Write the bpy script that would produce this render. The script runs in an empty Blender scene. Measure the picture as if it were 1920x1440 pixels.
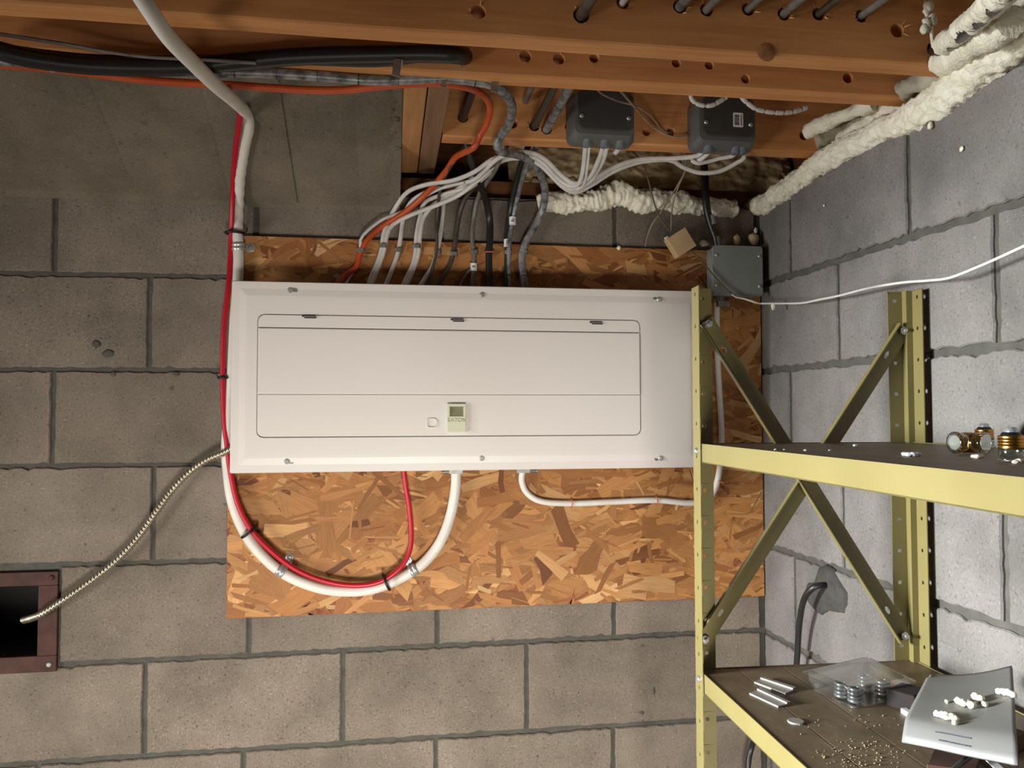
import bpy, bmesh, math, random
from mathutils import Vector, Matrix, noise
random.seed(7)
D = bpy.data
SC = bpy.context.scene
COL = SC.collection
V = Vector

# ------------------------------------------------------------------ camera
F = 1499.59
CAM = V((-0.88155, -1.80109, 1.54962))
RC = Matrix(((0.98814, -0.00367, -0.15349), (-0.15352, -0.0378, -0.98742), (-0.00218, 0.99928, -0.03792)))
cam_d = D.cameras.new('camera')
cam_d.sensor_width = 36.0
cam_d.lens = F * 36.0 / 1920.0
cam_d.clip_start = 0.05
cam_o = D.objects.new('camera', cam_d)
COL.objects.link(cam_o)
cam_o.matrix_world = Matrix.Translation(CAM) @ RC.to_4x4()
SC.camera = cam_o

# ------------------------------------------------------------------ light
SC.view_settings.view_transform = 'Standard'
SC.view_settings.look = 'None'
SC.view_settings.gamma = 1.0
SC.view_settings.use_curve_mapping = False
SC.view_settings.exposure = -0.13

world = D.worlds.new('basement_air')
SC.world = world
world.use_nodes = True
wb = world.node_tree.nodes['Background']
wb.inputs[0].default_value = (1.0, 0.93, 0.84, 1)
wb.inputs[1].default_value = 0.02


def area(name, loc, target, sx, sy, power, color, spread=180):
    l = D.lights.new(name, 'AREA')
    l.shape = 'RECTANGLE'
    l.size, l.size_y = sx, sy
    l.energy = power
    l.color = color
    l.spread = math.radians(spread)
    o = D.objects.new(name, l)
    COL.objects.link(o)
    o.location = loc
    o.rotation_euler = (V(target) - V(loc)).to_track_quat('-Z', 'Y').to_euler()
    return o


area('rear_fill_light', (-0.9, -2.4, 0.30), (-0.8, 0.0, 0.55), 0.6, 0.5, 17.5, (1.0, 0.96, 0.90), 80)  # added low fill behind the camera, strength fitted; no doorway is known there
area('side_fill_light', (-3.0, -1.5, 0.70), (-0.8, 0.0, 0.80), 0.6, 0.6, 12.8, (1.0, 0.96, 0.89), 100)  # added low light from the left, placed by fitting; its doorway is invented
area('window_daylight', (-3.0, -1.0, 1.50), (0.0, -1.05, 1.05), 0.5, 0.5, 24.0, (0.93, 0.98, 1.0), 45)
area('upper_fill_light', (-3.0, -1.0, 1.60), (0.0, -0.85, 1.00), 0.6, 0.5, 3.5, (0.94, 0.98, 1.0), 70)  # added fill that lifts the upper right wall and its foam


# ------------------------------------------------------------------ pixel rays onto real planes
def ray(u, v):
    return RC @ V(((u - 960) / F, -(v - 720) / F, -1.0))


def on_y(u, v, y):
    d = ray(u, v)
    return CAM + d * ((y - CAM.y) / d.y)


def on_x(u, v, x):
    d = ray(u, v)
    return CAM + d * ((x - CAM.x) / d.x)


def on_z(u, v, z):
    d = ray(u, v)
    return CAM + d * ((z - CAM.z) / d.z)


def on_plane(u, v, p, n):
    d = ray(u, v)
    return CAM + d * ((V(p) - CAM).dot(n) / d.dot(n))


# ------------------------------------------------------------------ materials
def lin(c):
    out = []
    for x in c[:3]:
        x = x / 255.0
        out.append(x / 12.92 if x <= 0.04045 else ((x + 0.055) / 1.055) ** 2.4)
    return (out[0], out[1], out[2], 1.0)


def new_mat(name):
    m = D.materials.new(name)
    m.use_nodes = True
    return m, m.node_tree.nodes, m.node_tree.links, m.node_tree.nodes['Principled BSDF']


def simple(name, c, rough=0.6, metal=0.0, c2=None, scale=30.0, bump=0.0, bscale=None, amount=0.5, coat=0.0, stretch=None):
    """Base colour broken up towards c2 by noise, with optional fine relief."""
    m, n, l, b = new_mat(name)
    b.inputs['Base Color'].default_value = lin(c)
    b.inputs['Roughness'].default_value = rough
    b.inputs['Metallic'].default_value = metal
    if coat:
        b.inputs['Coat Weight'].default_value = coat
    tc = n.new('ShaderNodeTexCoord')
    vec = tc.outputs['Object']
    if stretch:
        mp = n.new('ShaderNodeMapping')
        mp.inputs['Scale'].default_value = stretch
        l.new(vec, mp.inputs['Vector'])
        vec = mp.outputs['Vector']
    if c2 is not None:
        t = n.new('ShaderNodeTexNoise')
        t.inputs['Scale'].default_value = scale
        t.inputs['Detail'].default_value = 6
        l.new(vec, t.inputs['Vector'])
        r = n.new('ShaderNodeValToRGB')
        r.color_ramp.elements[0].position = 0.5 - 0.22
        r.color_ramp.elements[1].position = 0.5 + 0.22
        r.color_ramp.elements[0].color = lin(c)
        r.color_ramp.elements[1].color = lin([a + (d - a) * amount * 2 for a, d in zip(c, c2)]) if amount < .5 else lin(c2)
        l.new(t.outputs['Fac'], r.inputs['Fac'])
        l.new(r.outputs['Color'], b.inputs['Base Color'])
    if bump:
        t2 = n.new('ShaderNodeTexNoise')
        t2.inputs['Scale'].default_value = bscale or scale * 4
        t2.inputs['Detail'].default_value = 5
        l.new(vec, t2.inputs['Vector'])
        bp = n.new('ShaderNodeBump')
        bp.inputs['Strength'].default_value = bump
        bp.inputs['Distance'].default_value = 0.002
        l.new(t2.outputs['Fac'], bp.inputs['Height'])
        l.new(bp.outputs['Normal'], b.inputs['Normal'])
    return m


def masonry(name, c, dark, light, stain, pit=0.5):
    """Concrete masonry: porous speckle, blotches, a shade of its own per block."""
    m, n, l, b = new_mat(name)
    b.inputs['Roughness'].default_value = 0.95
    b.inputs['Specular IOR Level'].default_value = 0.15
    tc = n.new('ShaderNodeTexCoord')

    def nz(scale, det, rough=0.6):
        t = n.new('ShaderNodeTexNoise')
        t.inputs['Scale'].default_value = scale
        t.inputs['Detail'].default_value = det
        t.inputs['Roughness'].default_value = rough
        l.new(tc.outputs['Object'], t.inputs['Vector'])
        return t.outputs['Fac']

    def ramp(fac, stops):
        r = n.new('ShaderNodeValToRGB')
        e = r.color_ramp.elements
        e[0].position, e[0].color = stops[0]
        e[1].position, e[1].color = stops[-1]
        for p, col in stops[1:-1]:
            x = e.new(p)
            x.color = col
        l.new(fac, r.inputs['Fac'])
        return r.outputs['Color']

    def mix(kind, fac, a, bb):
        x = n.new('ShaderNodeMix')
        x.data_type = 'RGBA'
        x.blend_type = kind
        if isinstance(fac, float):
            x.inputs['Factor'].default_value = fac
        else:
            l.new(fac, x.inputs['Factor'])
        l.new(a, x.inputs[6])
        l.new(bb, x.inputs[7])
        return x.outputs[2]
    f1 = nz(210, 4, 0.75)
    speck = ramp(f1, [(0.30, lin(dark)), (0.43, lin(c)), (0.57, lin(c)), (0.70, lin(light))])
    f2 = nz(5.5, 5)
    blot = ramp(f2, [(0.3, lin(stain)), (0.62, (1, 1, 1, 1))])
    col = mix('MULTIPLY', 0.38, speck, blot)
    f4 = nz(52, 3, 0.5)
    pits = ramp(f4, [(0.27, (0.30, 0.27, 0.23, 1)), (0.34, (1, 1, 1, 1))])
    col = mix('MULTIPLY', pit, col, pits)
    oi = n.new('ShaderNodeObjectInfo')
    tone = ramp(oi.outputs['Random'], [(0.0, (0.86, 0.85, 0.84, 1)), (1.0, (1.06, 1.05, 1.05, 1))])
    col = mix('MULTIPLY', 1.0, col, tone)
    l.new(col, b.inputs['Base Color'])
    bp = n.new('ShaderNodeBump')
    bp.inputs['Strength'].default_value = 0.45
    bp.inputs['Distance'].default_value = 0.0022
    l.new(f1, bp.inputs['Height'])
    l.new(bp.outputs['Normal'], b.inputs['Normal'])
    return m


def lumber(name, c, c2, axis='X', knots=True):
    m, n, l, b = new_mat(name)
    b.inputs['Roughness'].default_value = 0.72
    b.inputs['Specular IOR Level'].default_value = 0.25
    tc = n.new('ShaderNodeTexCoord')
    mp = n.new('ShaderNodeMapping')
    s = {'X': (1.2, 22, 22), 'Y': (22, 1.2, 22), 'Z': (22, 22, 1.2)}[axis]
    mp.inputs['Scale'].default_value = s
    l.new(tc.outputs['Object'], mp.inputs['Vector'])
    t = n.new('ShaderNodeTexNoise')
    t.inputs['Scale'].default_value = 3.2
    t.inputs['Detail'].default_value = 9
    t.inputs['Roughness'].default_value = 0.62
    t.inputs['Distortion'].default_value = 0.6
    l.new(mp.outputs['Vector'], t.inputs['Vector'])
    r = n.new('ShaderNodeValToRGB')
    r.color_ramp.elements[0].position = 0.28
    r.color_ramp.elements[1].position = 0.72
    r.color_ramp.elements[0].color = lin(c2)
    r.color_ramp.elements[1].color = lin(c)
    l.new(t.outputs['Fac'], r.inputs['Fac'])
    t2 = n.new('ShaderNodeTexNoise')
    t2.inputs['Scale'].default_value = 3.0
    t2.inputs['Detail'].default_value = 3
    l.new(tc.outputs['Object'], t2.inputs['Vector'])
    r2 = n.new('ShaderNodeValToRGB')
    r2.color_ramp.elements[0].position = 0.3
    r2.color_ramp.elements[1].position = 0.65
    r2.color_ramp.elements[0].color = (0.72, 0.68, 0.64, 1)
    r2.color_ramp.elements[1].color = (1, 1, 1, 1)
    l.new(t2.outputs['Fac'], r2.inputs['Fac'])
    x = n.new('ShaderNodeMix')
    x.data_type = 'RGBA'
    x.blend_type = 'MULTIPLY'
    x.inputs['Factor'].default_value = 0.8
    l.new(r.outputs['Color'], x.inputs[6])
    l.new(r2.outputs['Color'], x.inputs[7])
    l.new(x.outputs[2], b.inputs['Base Color'])
    bp = n.new('ShaderNodeBump')
    bp.inputs['Strength'].default_value = 0.25
    bp.inputs['Distance'].default_value = 0.001
    l.new(t.outputs['Fac'], bp.inputs['Height'])
    l.new(bp.outputs['Normal'], b.inputs['Normal'])
    return m


def strand_mat():
    m, n, l, b = new_mat('osb_strands')
    b.inputs['Roughness'].default_value = 0.62
    b.inputs['Specular IOR Level'].default_value = 0.3
    a = n.new('ShaderNodeAttribute')
    a.attribute_name = 'tone'
    tc = n.new('ShaderNodeTexCoord')
    t = n.new('ShaderNodeTexNoise')
    t.inputs['Scale'].default_value = 120
    t.inputs['Detail'].default_value = 6
    mp = n.new('ShaderNodeMapping')
    mp.inputs['Scale'].default_value = (0.22, 1, 2.6)
    a2 = n.new('ShaderNodeAttribute')
    a2.attribute_name = 'lay'
    vr = n.new('ShaderNodeVectorRotate')
    vr.rotation_type = 'Y_AXIS'
    l.new(tc.outputs['Object'], vr.inputs['Vector'])
    l.new(a2.outputs['Fac'], vr.inputs['Angle'])
    l.new(vr.outputs['Vector'], mp.inputs['Vector'])
    l.new(mp.outputs['Vector'], t.inputs['Vector'])
    r = n.new('ShaderNodeValToRGB')
    r.color_ramp.elements[0].position = 0.3
    r.color_ramp.elements[1].position = 0.62
    r.color_ramp.elements[0].color = (0.76, 0.72, 0.67, 1)
    r.color_ramp.elements[1].color = (1, 1, 1, 1)
    l.new(t.outputs['Fac'], r.inputs['Fac'])
    x = n.new('ShaderNodeMix')
    x.data_type = 'RGBA'
    x.blend_type = 'MULTIPLY'
    x.inputs['Factor'].default_value = 0.8
    l.new(a.outputs['Color'], x.inputs[6])
    l.new(r.outputs['Color'], x.inputs[7])
    l.new(x.outputs[2], b.inputs['Base Color'])
    return m


def clear_mat(name, tint, amount=0.88, rough=0.08):
    m, n, l, b = new_mat(name)
    out = n['Material Output']
    tr = n.new('ShaderNodeBsdfTransparent')
    tr.inputs[0].default_value = tint
    gl = n.new('ShaderNodeBsdfGlossy')
    gl.inputs['Roughness'].default_value = rough
    fr = n.new('ShaderNodeFresnel')
    fr.inputs['IOR'].default_value = 1.5
    mx = n.new('ShaderNodeMixShader')
    ad = n.new('ShaderNodeMath')
    ad.operation = 'MULTIPLY_ADD'
    ad.inputs[1].default_value = 0.55
    ad.inputs[2].default_value = 1 - amount
    l.new(fr.outputs[0], ad.inputs[0])
    l.new(ad.outputs[0], mx.inputs[0])
    l.new(tr.outputs[0], mx.inputs[1])
    l.new(gl.outputs[0], mx.inputs[2])
    l.new(mx.outputs[0], out.inputs['Surface'])
    return m


M = {}
M['block'] = masonry('concrete_block', (133, 122, 109), (66, 58, 49), (168, 159, 148), (0.62, 0.58, 0.54, 1))
M['block_r'] = masonry('concrete_block_pale', (126, 122, 117), (80, 76, 72), (151, 148, 144), (0.74, 0.70, 0.69, 1), 0.35)
M['mortar'] = simple('mortar', (86, 84, 76), 0.95, 0, (70, 68, 61), 40, 0.5, 260)
M['patch'] = simple('cement_patch', (68, 67, 61), 0.9, 0, (52, 50, 46), 45, 0.6, 90)
M['haunch'] = masonry('cast_concrete', (124, 114, 99), (90, 81, 70), (146, 136, 121), (0.22, 0.20, 0.17, 1), 0.35)
M['joist'] = lumber('joist_wood', (226, 164, 106), (198, 132, 78))
M['joist_y'] = lumber('trimmer_wood', (196, 146, 96), (164, 116, 70), 'Y')
M['joist_grey'] = lumber('weathered_trimmer', (150, 118, 88), (122, 92, 66), 'Y')
M['rim'] = lumber('rim_wood', (120, 76, 42), (84, 50, 26))
M['sub'] = simple('subfloor', (150, 110, 70), 0.8, 0, (120, 84, 50), 8)
M['floor'] = simple('concrete_floor', (150, 145, 138), 0.85, 0, (120, 115, 108), 6)
M['osb_edge'] = simple('osb_edge', (150, 88, 54), 0.8, 0, (110, 58, 34), 90, 0.4, 200)
M['strand'] = strand_mat()
M['foam'] = simple('spray_foam', (246, 241, 222), 0.45, 0, (228, 219, 192), 34, 1.0, 240)
M['foam_old'] = simple('spray_foam_aged', (212, 192, 150), 0.7, 0, (160, 132, 90), 14, 0.55, 110)
M['foam_grey'] = simple('spray_foam_dusty', (196, 188, 168), 0.7, 0, (138, 126, 108), 20, 0.55, 110)
M['panel'] = simple('panel_enamel', (223, 216, 209), 0.42, 0, (219, 211, 203), 3, 0.05, 420)
M['dark_gap'] = simple('dark_gap', (52, 48, 44), 0.8)
M['latch'] = simple('latch_plastic', (206, 205, 178), 0.45)
M['latch_pocket'] = simple('latch_pocket', (128, 128, 100), 0.5)
M['zinc'] = simple('zinc_plate', (206, 206, 202), 0.34, 0.6, (170, 170, 168), 60)
M['zinc_dull'] = simple('zinc_dull', (165, 162, 155), 0.5, 0.8, (130, 126, 118), 60)
M['flex'] = simple('flex_armour', (206, 198, 180), 0.33, 0.9, (176, 166, 146), 40)
M['white'] = simple('white_sheath', (226, 221, 212), 0.5, 0, (208, 201, 190), 16, 0.1, 60)
M['nm_white'] = simple('cable_white', (214, 209, 202), 0.48, 0, (186, 180, 172), 30)
M['red'] = simple('red_sheath', (190, 20, 42), 0.38, 0, (170, 14, 34), 12)
M['orange'] = simple('orange_sheath', (196, 84, 34), 0.42, 0, (176, 66, 24), 18)
M['black'] = simple('black_sheath', (24, 23, 22), 0.38, 0, (36, 34, 33), 22)
M['green'] = simple('dark_green_sheath', (36, 44, 38), 0.4, 0, (26, 32, 28), 30)
M['grey_cable'] = simple('grey_sheath', (124, 119, 110), 0.5, 0, (84, 79, 70), 46)
M['brown_cable'] = simple('brown_grey_sheath', (84, 74, 60), 0.5, 0, (56, 48, 38), 40)
M['silver_cable'] = simple('silver_grey_sheath', (168, 168, 168), 0.36, 0.3, (70, 68, 66), 60, 0.2, 90)
M['tie'] = simple('tie_nylon', (18, 18, 18), 0.4)
M['tag'] = simple('tag_paper', (232, 230, 224), 0.6)
M['ink'] = simple('ink', (30, 30, 34), 0.7)
M['ink_blue'] = simple('ink_blue', (74, 78, 92), 0.7)
M['staple_red'] = simple('staple_insulator', (196, 112, 84), 0.5)
M['pvc_box'] = simple('grey_pvc', (98, 98, 97), 0.5, 0, (88, 87, 86), 30)
M['pvc_lid'] = simple('grey_pvc_lid', (66, 65, 62), 0.5, 0, (58, 57, 55), 30)
M['pvc_bush'] = simple('grey_pvc_bushing', (104, 110, 114), 0.45)
M['box_grey'] = simple('box_grey_paint', (140, 146, 141), 0.45, 0, (130, 136, 131), 12)
M['beige'] = simple('beige_plastic', (208, 180, 136), 0.6, 0, (196, 166, 122), 30)
M['bell_wire'] = simple('bell_wire', (168, 150, 124), 0.5, 0, (130, 112, 88), 60)
M['bell_dark'] = simple('bell_wire_dark', (96, 78, 56), 0.5)
M['cord_white'] = simple('cord_white', (206, 202, 194), 0.5)
M['yellow'] = simple('shelf_paint', (125, 115, 72), 0.38, 0, (117, 107, 65), 9, 0.04, 200)
M['deck'] = simple('shelf_deck', (120, 103, 79), 0.5, 0, (94, 79, 58), 14, 0.3, 60)
M['rust'] = simple('rusted_steel', (84, 52, 42), 0.75, 0.2, (56, 33, 26), 26, 0.3, 110)
M['near_black'] = simple('near_black', (22, 20, 19), 0.95)  # near-black lining of the wall opening
M['brass'] = simple('brass', (200, 150, 76), 0.28, 1.0, (170, 118, 56), 60)
M['steel'] = simple('bright_steel', (206, 210, 212), 0.25, 0.75, (150, 154, 158), 50)
M['glass'] = clear_mat('fuse_glass', (0.86, 0.92, 0.90, 1), 0.80, 0.06)
M['clear'] = clear_mat('clear_plastic', (0.93, 0.93, 0.91, 1), 0.93, 0.22)
M['paper'] = simple('grey_paper', (118, 117, 113), 0.55, 0, (110, 109, 105), 5)
M['blank'] = simple('blank_plate', (160, 157, 149), 0.4, 0.2, (146, 143, 135), 20)
M['card'] = simple('brown_card', (84, 56, 42), 0.7, 0, (62, 40, 29), 24)
M['knob_white'] = simple('white_plastic', (228, 228, 224), 0.4)


# ------------------------------------------------------------------ mesh building
class MB:
    def __init__(self):
        self.v, self.f, self.s = [], [], []

    def add(self, verts, faces, smooth=False):
        o = len(self.v)
        self.v += [V(p) for p in verts]
        self.f += [tuple(o + i for i in q) for q in faces]
        self.s += [smooth] * len(faces)

    def box(self, c, size, rot=None, taper=0.0):
        c = V(c)
        x, y, z = [s / 2 for s in size]
        vs = []
        for sz in (-1, 1):
            for sx, sy in ((-1, -1), (1, -1), (1, 1), (-1, 1)):
                p = V((sx * x, sy * y, sz * z))
                if rot:
                    p = rot @ p
                vs.append(c + p)
        self.add(vs, [(3, 2, 1, 0), (4, 5, 6, 7), (0, 1, 5, 4), (1, 2, 6, 5), (2, 3, 7, 6), (3, 0, 4, 7)])

    def hexa(self, b, t):
        """Box from four bottom and four top corners."""
        self.add(list(b) + list(t), [(3, 2, 1, 0), (4, 5, 6, 7), (0, 1, 5, 4), (1, 2, 6, 5), (2, 3, 7, 6), (3, 0, 4, 7)])

    def rings(self, rings, smooth=True, cap0=True, cap1=True, closed=True):
        n = len(rings[0])
        vs = [p for r in rings for p in r]
        fs = []
        for i in range(len(rings) - 1):
            for j in range(n if closed else n - 1):
                k = (j + 1) % n
                fs.append((i * n + j, i * n + k, (i + 1) * n + k, (i + 1) * n + j))
        self.add(vs, fs, smooth)
        if cap0:
            self.add(rings[0], [tuple(reversed(range(n)))])
        if cap1:
            self.add(rings[-1], [tuple(range(n))])

    def tube(self, pts, r, sides=10, flat=1.0, rfun=None, up=None, caps=True):
        pts = [V(p) for p in pts]
        n = len(pts)
        tans = []
        for i in range(n):
            t = pts[min(i + 1, n - 1)] - pts[max(i - 1, 0)]
            tans.append(t.normalized())
        ref = V(up) if up else (V((0, 1, 0)) if abs(tans[0].y) < 0.9 else V((1, 0, 0)))
        nrm = (ref - tans[0] * ref.dot(tans[0])).normalized()
        rings, s = [], 0.0
        for i in range(n):
            if i:
                s += (pts[i] - pts[i - 1]).length
                nrm = (nrm - tans[i] * nrm.dot(tans[i])).normalized()
            bi = tans[i].cross(nrm)
            ring = []
            for j in range(sides):
                a = 2 * math.pi * j / sides
                dv = nrm * math.cos(a) * flat + bi * math.sin(a)
                rr = r if rfun is None else rfun(s, a, pts[i], dv)
                ring.append(pts[i] + dv * rr)
            rings.append(ring)
        self.rings(rings, True, caps, caps)

    def cyl(self, p0, p1, r, sides=14, r1=None, smooth=True):
        p0, p1 = V(p0), V(p1)
        t = (p1 - p0).normalized()
        ref = V((0, 0, 1)) if abs(t.z) < 0.9 else V((1, 0, 0))
        a = (ref - t * ref.dot(t)).normalized()
        b = t.cross(a)
        rs = []
        for p, rr in ((p0, r), (p1, r if r1 is None else r1)):
            rs.append([p + (a * math.cos(2 * math.pi * j / sides) + b * math.sin(2 * math.pi * j / sides)) * rr for j in range(sides)])
        self.rings(rs, smooth)

    def lathe(self, p0, axis, prof, sides=20, smooth=True, cap0=True, cap1=True):
        p0, t = V(p0), V(axis).normalized()
        ref = V((0, 0, 1)) if abs(t.z) < 0.9 else V((1, 0, 0))
        a = (ref - t * ref.dot(t)).normalized()
        b = t.cross(a)
        rs = []
        for h, r in prof:
            rs.append([p0 + t * h + (a * math.cos(2 * math.pi * j / sides) + b * math.sin(2 * math.pi * j / sides)) * max(r, 1e-5) for j in range(sides)])
        self.rings(rs, smooth, cap0, cap1)

    def prism(self, poly, o, ux, uy, un, h, ch=0.0, back=True, smooth=False):
        """poly: list of 2-D points in (ux, uy), extruded along un by h, front edge chamfered by ch."""
        o, ux, uy, un = V(o), V(ux), V(uy), V(un)
        cx = sum(p[0] for p in poly) / len(poly)
        cy = sum(p[1] for p in poly) / len(poly)
        w = max(abs(p[0] - cx) for p in poly)
        hh = max(abs(p[1] - cy) for p in poly)

        def ring(k, z):
            return [o + ux * (cx + (p[0] - cx) * (1 - k / w)) + uy * (cy + (p[1] - cy) * (1 - k / hh)) + un * z for p in poly]
        rs = [ring(0, 0), ring(0, h - ch)]
        if ch:
            rs += [ring(ch * 0.3, h - ch * 0.3), ring(ch, h)]
        self.rings(rs, smooth, back, True)

    def build(self, name, mat, parent=None, bevel=0.0):
        me = D.meshes.new(name)
        me.from_pydata([tuple(p) for p in self.v], [], self.f)
        me.polygons.foreach_set('use_smooth', self.s)
        me.materials.append(M[mat] if isinstance(mat, str) else mat)
        bm = bmesh.new()
        bm.from_mesh(me)
        bmesh.ops.recalc_face_normals(bm, faces=bm.faces)
        bm.to_mesh(me)
        bm.free()
        me.update()
        o = D.objects.new(name, me)
        COL.objects.link(o)
        if bevel:
            md = o.modifiers.new('edge', 'BEVEL')
            md.width = bevel
            md.segments = 2
            md.limit_method = 'ANGLE'
        if parent is not None:
            attach(o, parent)
        return o


def attach(o, parent):
    o.parent = parent
    m = Matrix.Identity(4)
    q = parent
    while q is not None:
        m = m @ q.matrix_parent_inverse.inverted() if False else m
        q = q.parent
    o.matrix_parent_inverse = WORLD.get(parent.name, Matrix.Identity(4)).inverted()


WORLD = {}


def thing(name, label, cat, loc, group=None):
    o = D.objects.new(name, None)
    o.empty_display_size = 0.05
    COL.objects.link(o)
    o.location = loc
    WORLD[o.name] = Matrix.Translation(V(loc))
    o['label'], o['category'] = label, cat
    if group:
        o['group'] = group
    return o


def tag(o, label, cat, group=None, kind=None):
    o['label'], o['category'] = label, cat
    if group:
        o['group'] = group
    if kind:
        o['kind'] = kind
    return o


def structure(o, label=None):
    o['kind'] = 'structure'
    if label:
        o['label'] = label
    return o


def rrect(w, h, r, n=5, cx=0.0, cy=0.0):
    out = []
    for sx, sy, a0 in ((1, 1, 0), (-1, 1, 90), (-1, -1, 180), (1, -1, 270)):
        for i in range(n + 1):
            a = math.radians(a0 + 90 * i / n)
            out.append((cx + sx * (w / 2 - r) + r * math.cos(a), cy + sy * (h / 2 - r) + r * math.sin(a)))
    return out


def spline(ctrl, step=0.01):
    """Catmull-Rom through the control points."""
    P = [V(p) for p in ctrl]
    P = [P[0] * 2 - P[1]] + P + [P[-1] * 2 - P[-2]]
    out = []
    for i in range(1, len(P) - 2):
        a, b, c, d = P[i - 1:i + 3]
        n = max(2, int((c - b).length / step))
        for k in range(n):
            t = k / n
            out.append(0.5 * ((2 * b) + (c - a) * t + (2 * a - 5 * b + 4 * c - d) * t * t + (3 * b - a - 3 * c + d) * t ** 3))
    out.append(P[-2])
    return out


def text_mesh(body, size, extrude=0.0004):
    cu = D.curves.new('lettering', 'FONT')
    cu.body = body
    cu.size = size
    cu.extrude = extrude
    cu.align_x = 'CENTER'
    cu.align_y = 'CENTER'
    o = D.objects.new('lettering', cu)
    COL.objects.link(o)
    dg = bpy.context.evaluated_depsgraph_get()
    me = D.meshes.new_from_object(o.evaluated_get(dg))
    D.objects.remove(o)
    D.curves.remove(cu)
    return me


def lettering(body, size, at, ux, uy, mat, parent, name='lettering', extrude=0.0004):
    me = text_mesh(body, size, extrude)
    ux, uy = V(ux).normalized(), V(uy).normalized()
    un = ux.cross(uy)
    m = Matrix((ux, uy, un)).transposed().to_4x4()
    me.transform(Matrix.Translation(V(at)) @ m)
    me.materials.clear()
    me.materials.append(M[mat])
    o = D.objects.new(name, me)
    COL.objects.link(o)
    attach(o, parent)
    return o


def lump(mb, c, r, seed=0, squash=(1, 1, 1), sub=3, amp=0.35, freq=1.6):
    bm = bmesh.new()
    bmesh.ops.create_icosphere(bm, subdivisions=sub, radius=1.0)
    off = V((seed * 3.1, seed * 1.7, seed * 2.3))
    vs = []
    for v in bm.verts:
        k = 1 + amp * noise.noise(v.co * freq + off) + amp * 0.5 * noise.noise(v.co * freq * 2.7 + off)
        vs.append(V(c) + V((v.co.x * squash[0], v.co.y * squash[1], v.co.z * squash[2])) * r * k)
    fs = [tuple(x.index for x in f.verts) for f in bm.faces]
    bm.free()
    mb.add(vs, fs, True)


def screw(parent, at, n, r, mat='zinc', name='screw', slot=True, ang=0.6):
    at, n = V(at), V(n).normalized()
    mb = MB()
    mb.lathe(at, n, [(0, r), (r * 0.35, r * 0.95), (r * 0.6, r * 0.62)], 14)
    if slot:
        ref = V((0, 0, 1)) if abs(n.z) < .9 else V((1, 0, 0))
        a = (ref - n * ref.dot(n)).normalized()
        b = n.cross(a)
        d = a * math.cos(ang) + b * math.sin(ang)
        e = n.cross(d)
        rot = Matrix((d, e, n)).transposed()
        s = MB()
        mb.box(at + n * r * 0.62, (r * 1.3, r * 0.26, r * 0.12), rot)
    return mb.build(name, mat, parent)


# ================================================================== THE SETTING
YF = V((0, -1, 0))
ux, uz = V((1, 0, 0)), V((0, 0, 1))

# --- course joints (height of each bed joint, at two places along the wall)
ZT = 2.047


def zline(p, q, fn):
    a, b = fn(*p), fn(*q)
    return a, b


def bz(u, v):
    return on_y(u, v, 0.0)


def rx(u, v):
    return on_x(u, v, 0.0)


ZA = 1.850
back_rows = []      # functions X -> z


def rowfun(p, q, k):
    if p is None:
        return lambda s: k
    (s0, z0), (s1, z1) = p, q
    return lambda s: z0 + (z1 - z0) * (s - s0) / (s1 - s0)


def brow(p, q):
    a, b = bz(*p), bz(*q)
    return rowfun((a.x, a.z), (b.x, b.z), 0)


def rrow(p, q):
    a, b = rx(*p), rx(*q)
    return rowfun((-a.y, a.z), (-b.y, b.z), 0)


back_rows = [lambda s: ZT, brow((0, 511), (1436, 537)), brow((0, 692), (1436, 698)), brow((0, 874), (1436, 860)),
             brow((10, 1062), (1436, 1022)), brow((125, 1246), (1427, 1181.5)), brow((0, 1436), (1345, 1349))]
base = ZA - 0.2032 * 5
for k in range(6, 10):
    back_rows.append(lambda s, k=k: max(ZA - 0.2032 * k, 0.0) if k < 9 else 0.012)
right_rows = [lambda s: ZT, rrow((1440, 530), (1920, 375)), rrow((1440, 695), (1920, 645)), lambda s: ZA - 0.4064,
              rrow((1447, 1026), (1920, 1187)), rrow((1428, 1181), (1526, 1235)), lambda s: ZA - 0.2032 * 5,
              lambda s: ZA - 0.2032 * 6, lambda s: ZA - 0.2032 * 7, lambda s: ZA - 0.2032 * 8, lambda s: 0.012]
W = 0.4064
XL = -2.75
YR = 2.3


def fill(known, lo, hi):
    """Head joints at the measured places, carried on at one block's length beyond and between them."""
    known = sorted(known)
    out = list(known)
    s = known[0] - W
    while s > lo + 0.05:
        out.append(s)
        s -= W
    for a, b in zip(known, known[1:]):
        n = round((b - a) / W)
        for i in range(1, n):
            out.append(a + (b - a) * i / n)
    s = known[-1] + W
    while s < hi - 0.05:
        out.append(s)
        s += W
    return [lo] + sorted(out) + [hi]


def X_(u, v):
    return bz(u, v).x


def S_(u, v):
    return -rx(u, v).y


back_heads = [[X_(103, 435), X_(480, 420), X_(1153, 430)], [X_(280, 600)], [X_(98, 800)], [X_(287, 960)],
              [-1.557, X_(467, 1190), X_(820, 1180), X_(1152, 1160)], [X_(270.5, 1340), X_(642.5, 1310), X_(988, 1290)],
              [X_(456, 1420), X_(817.5, 1420), X_(1150.5, 1420)]]
right_heads = [[S_(1481, 430), S_(1703.5, 400)], [S_(1572, 600), S_(1867.5, 520)], [S_(1482.5, 790)], [S_(1581, 980), S_(1882, 1000)],
               [S_(1489, 1080)], [S_(1575, 1300)], [S_(1489, 1080)]]
while len(back_heads) < 10:
    back_heads.append(back_heads[-2])
while len(right_heads) < 10:
    right_heads.append(right_heads[-2])


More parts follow.
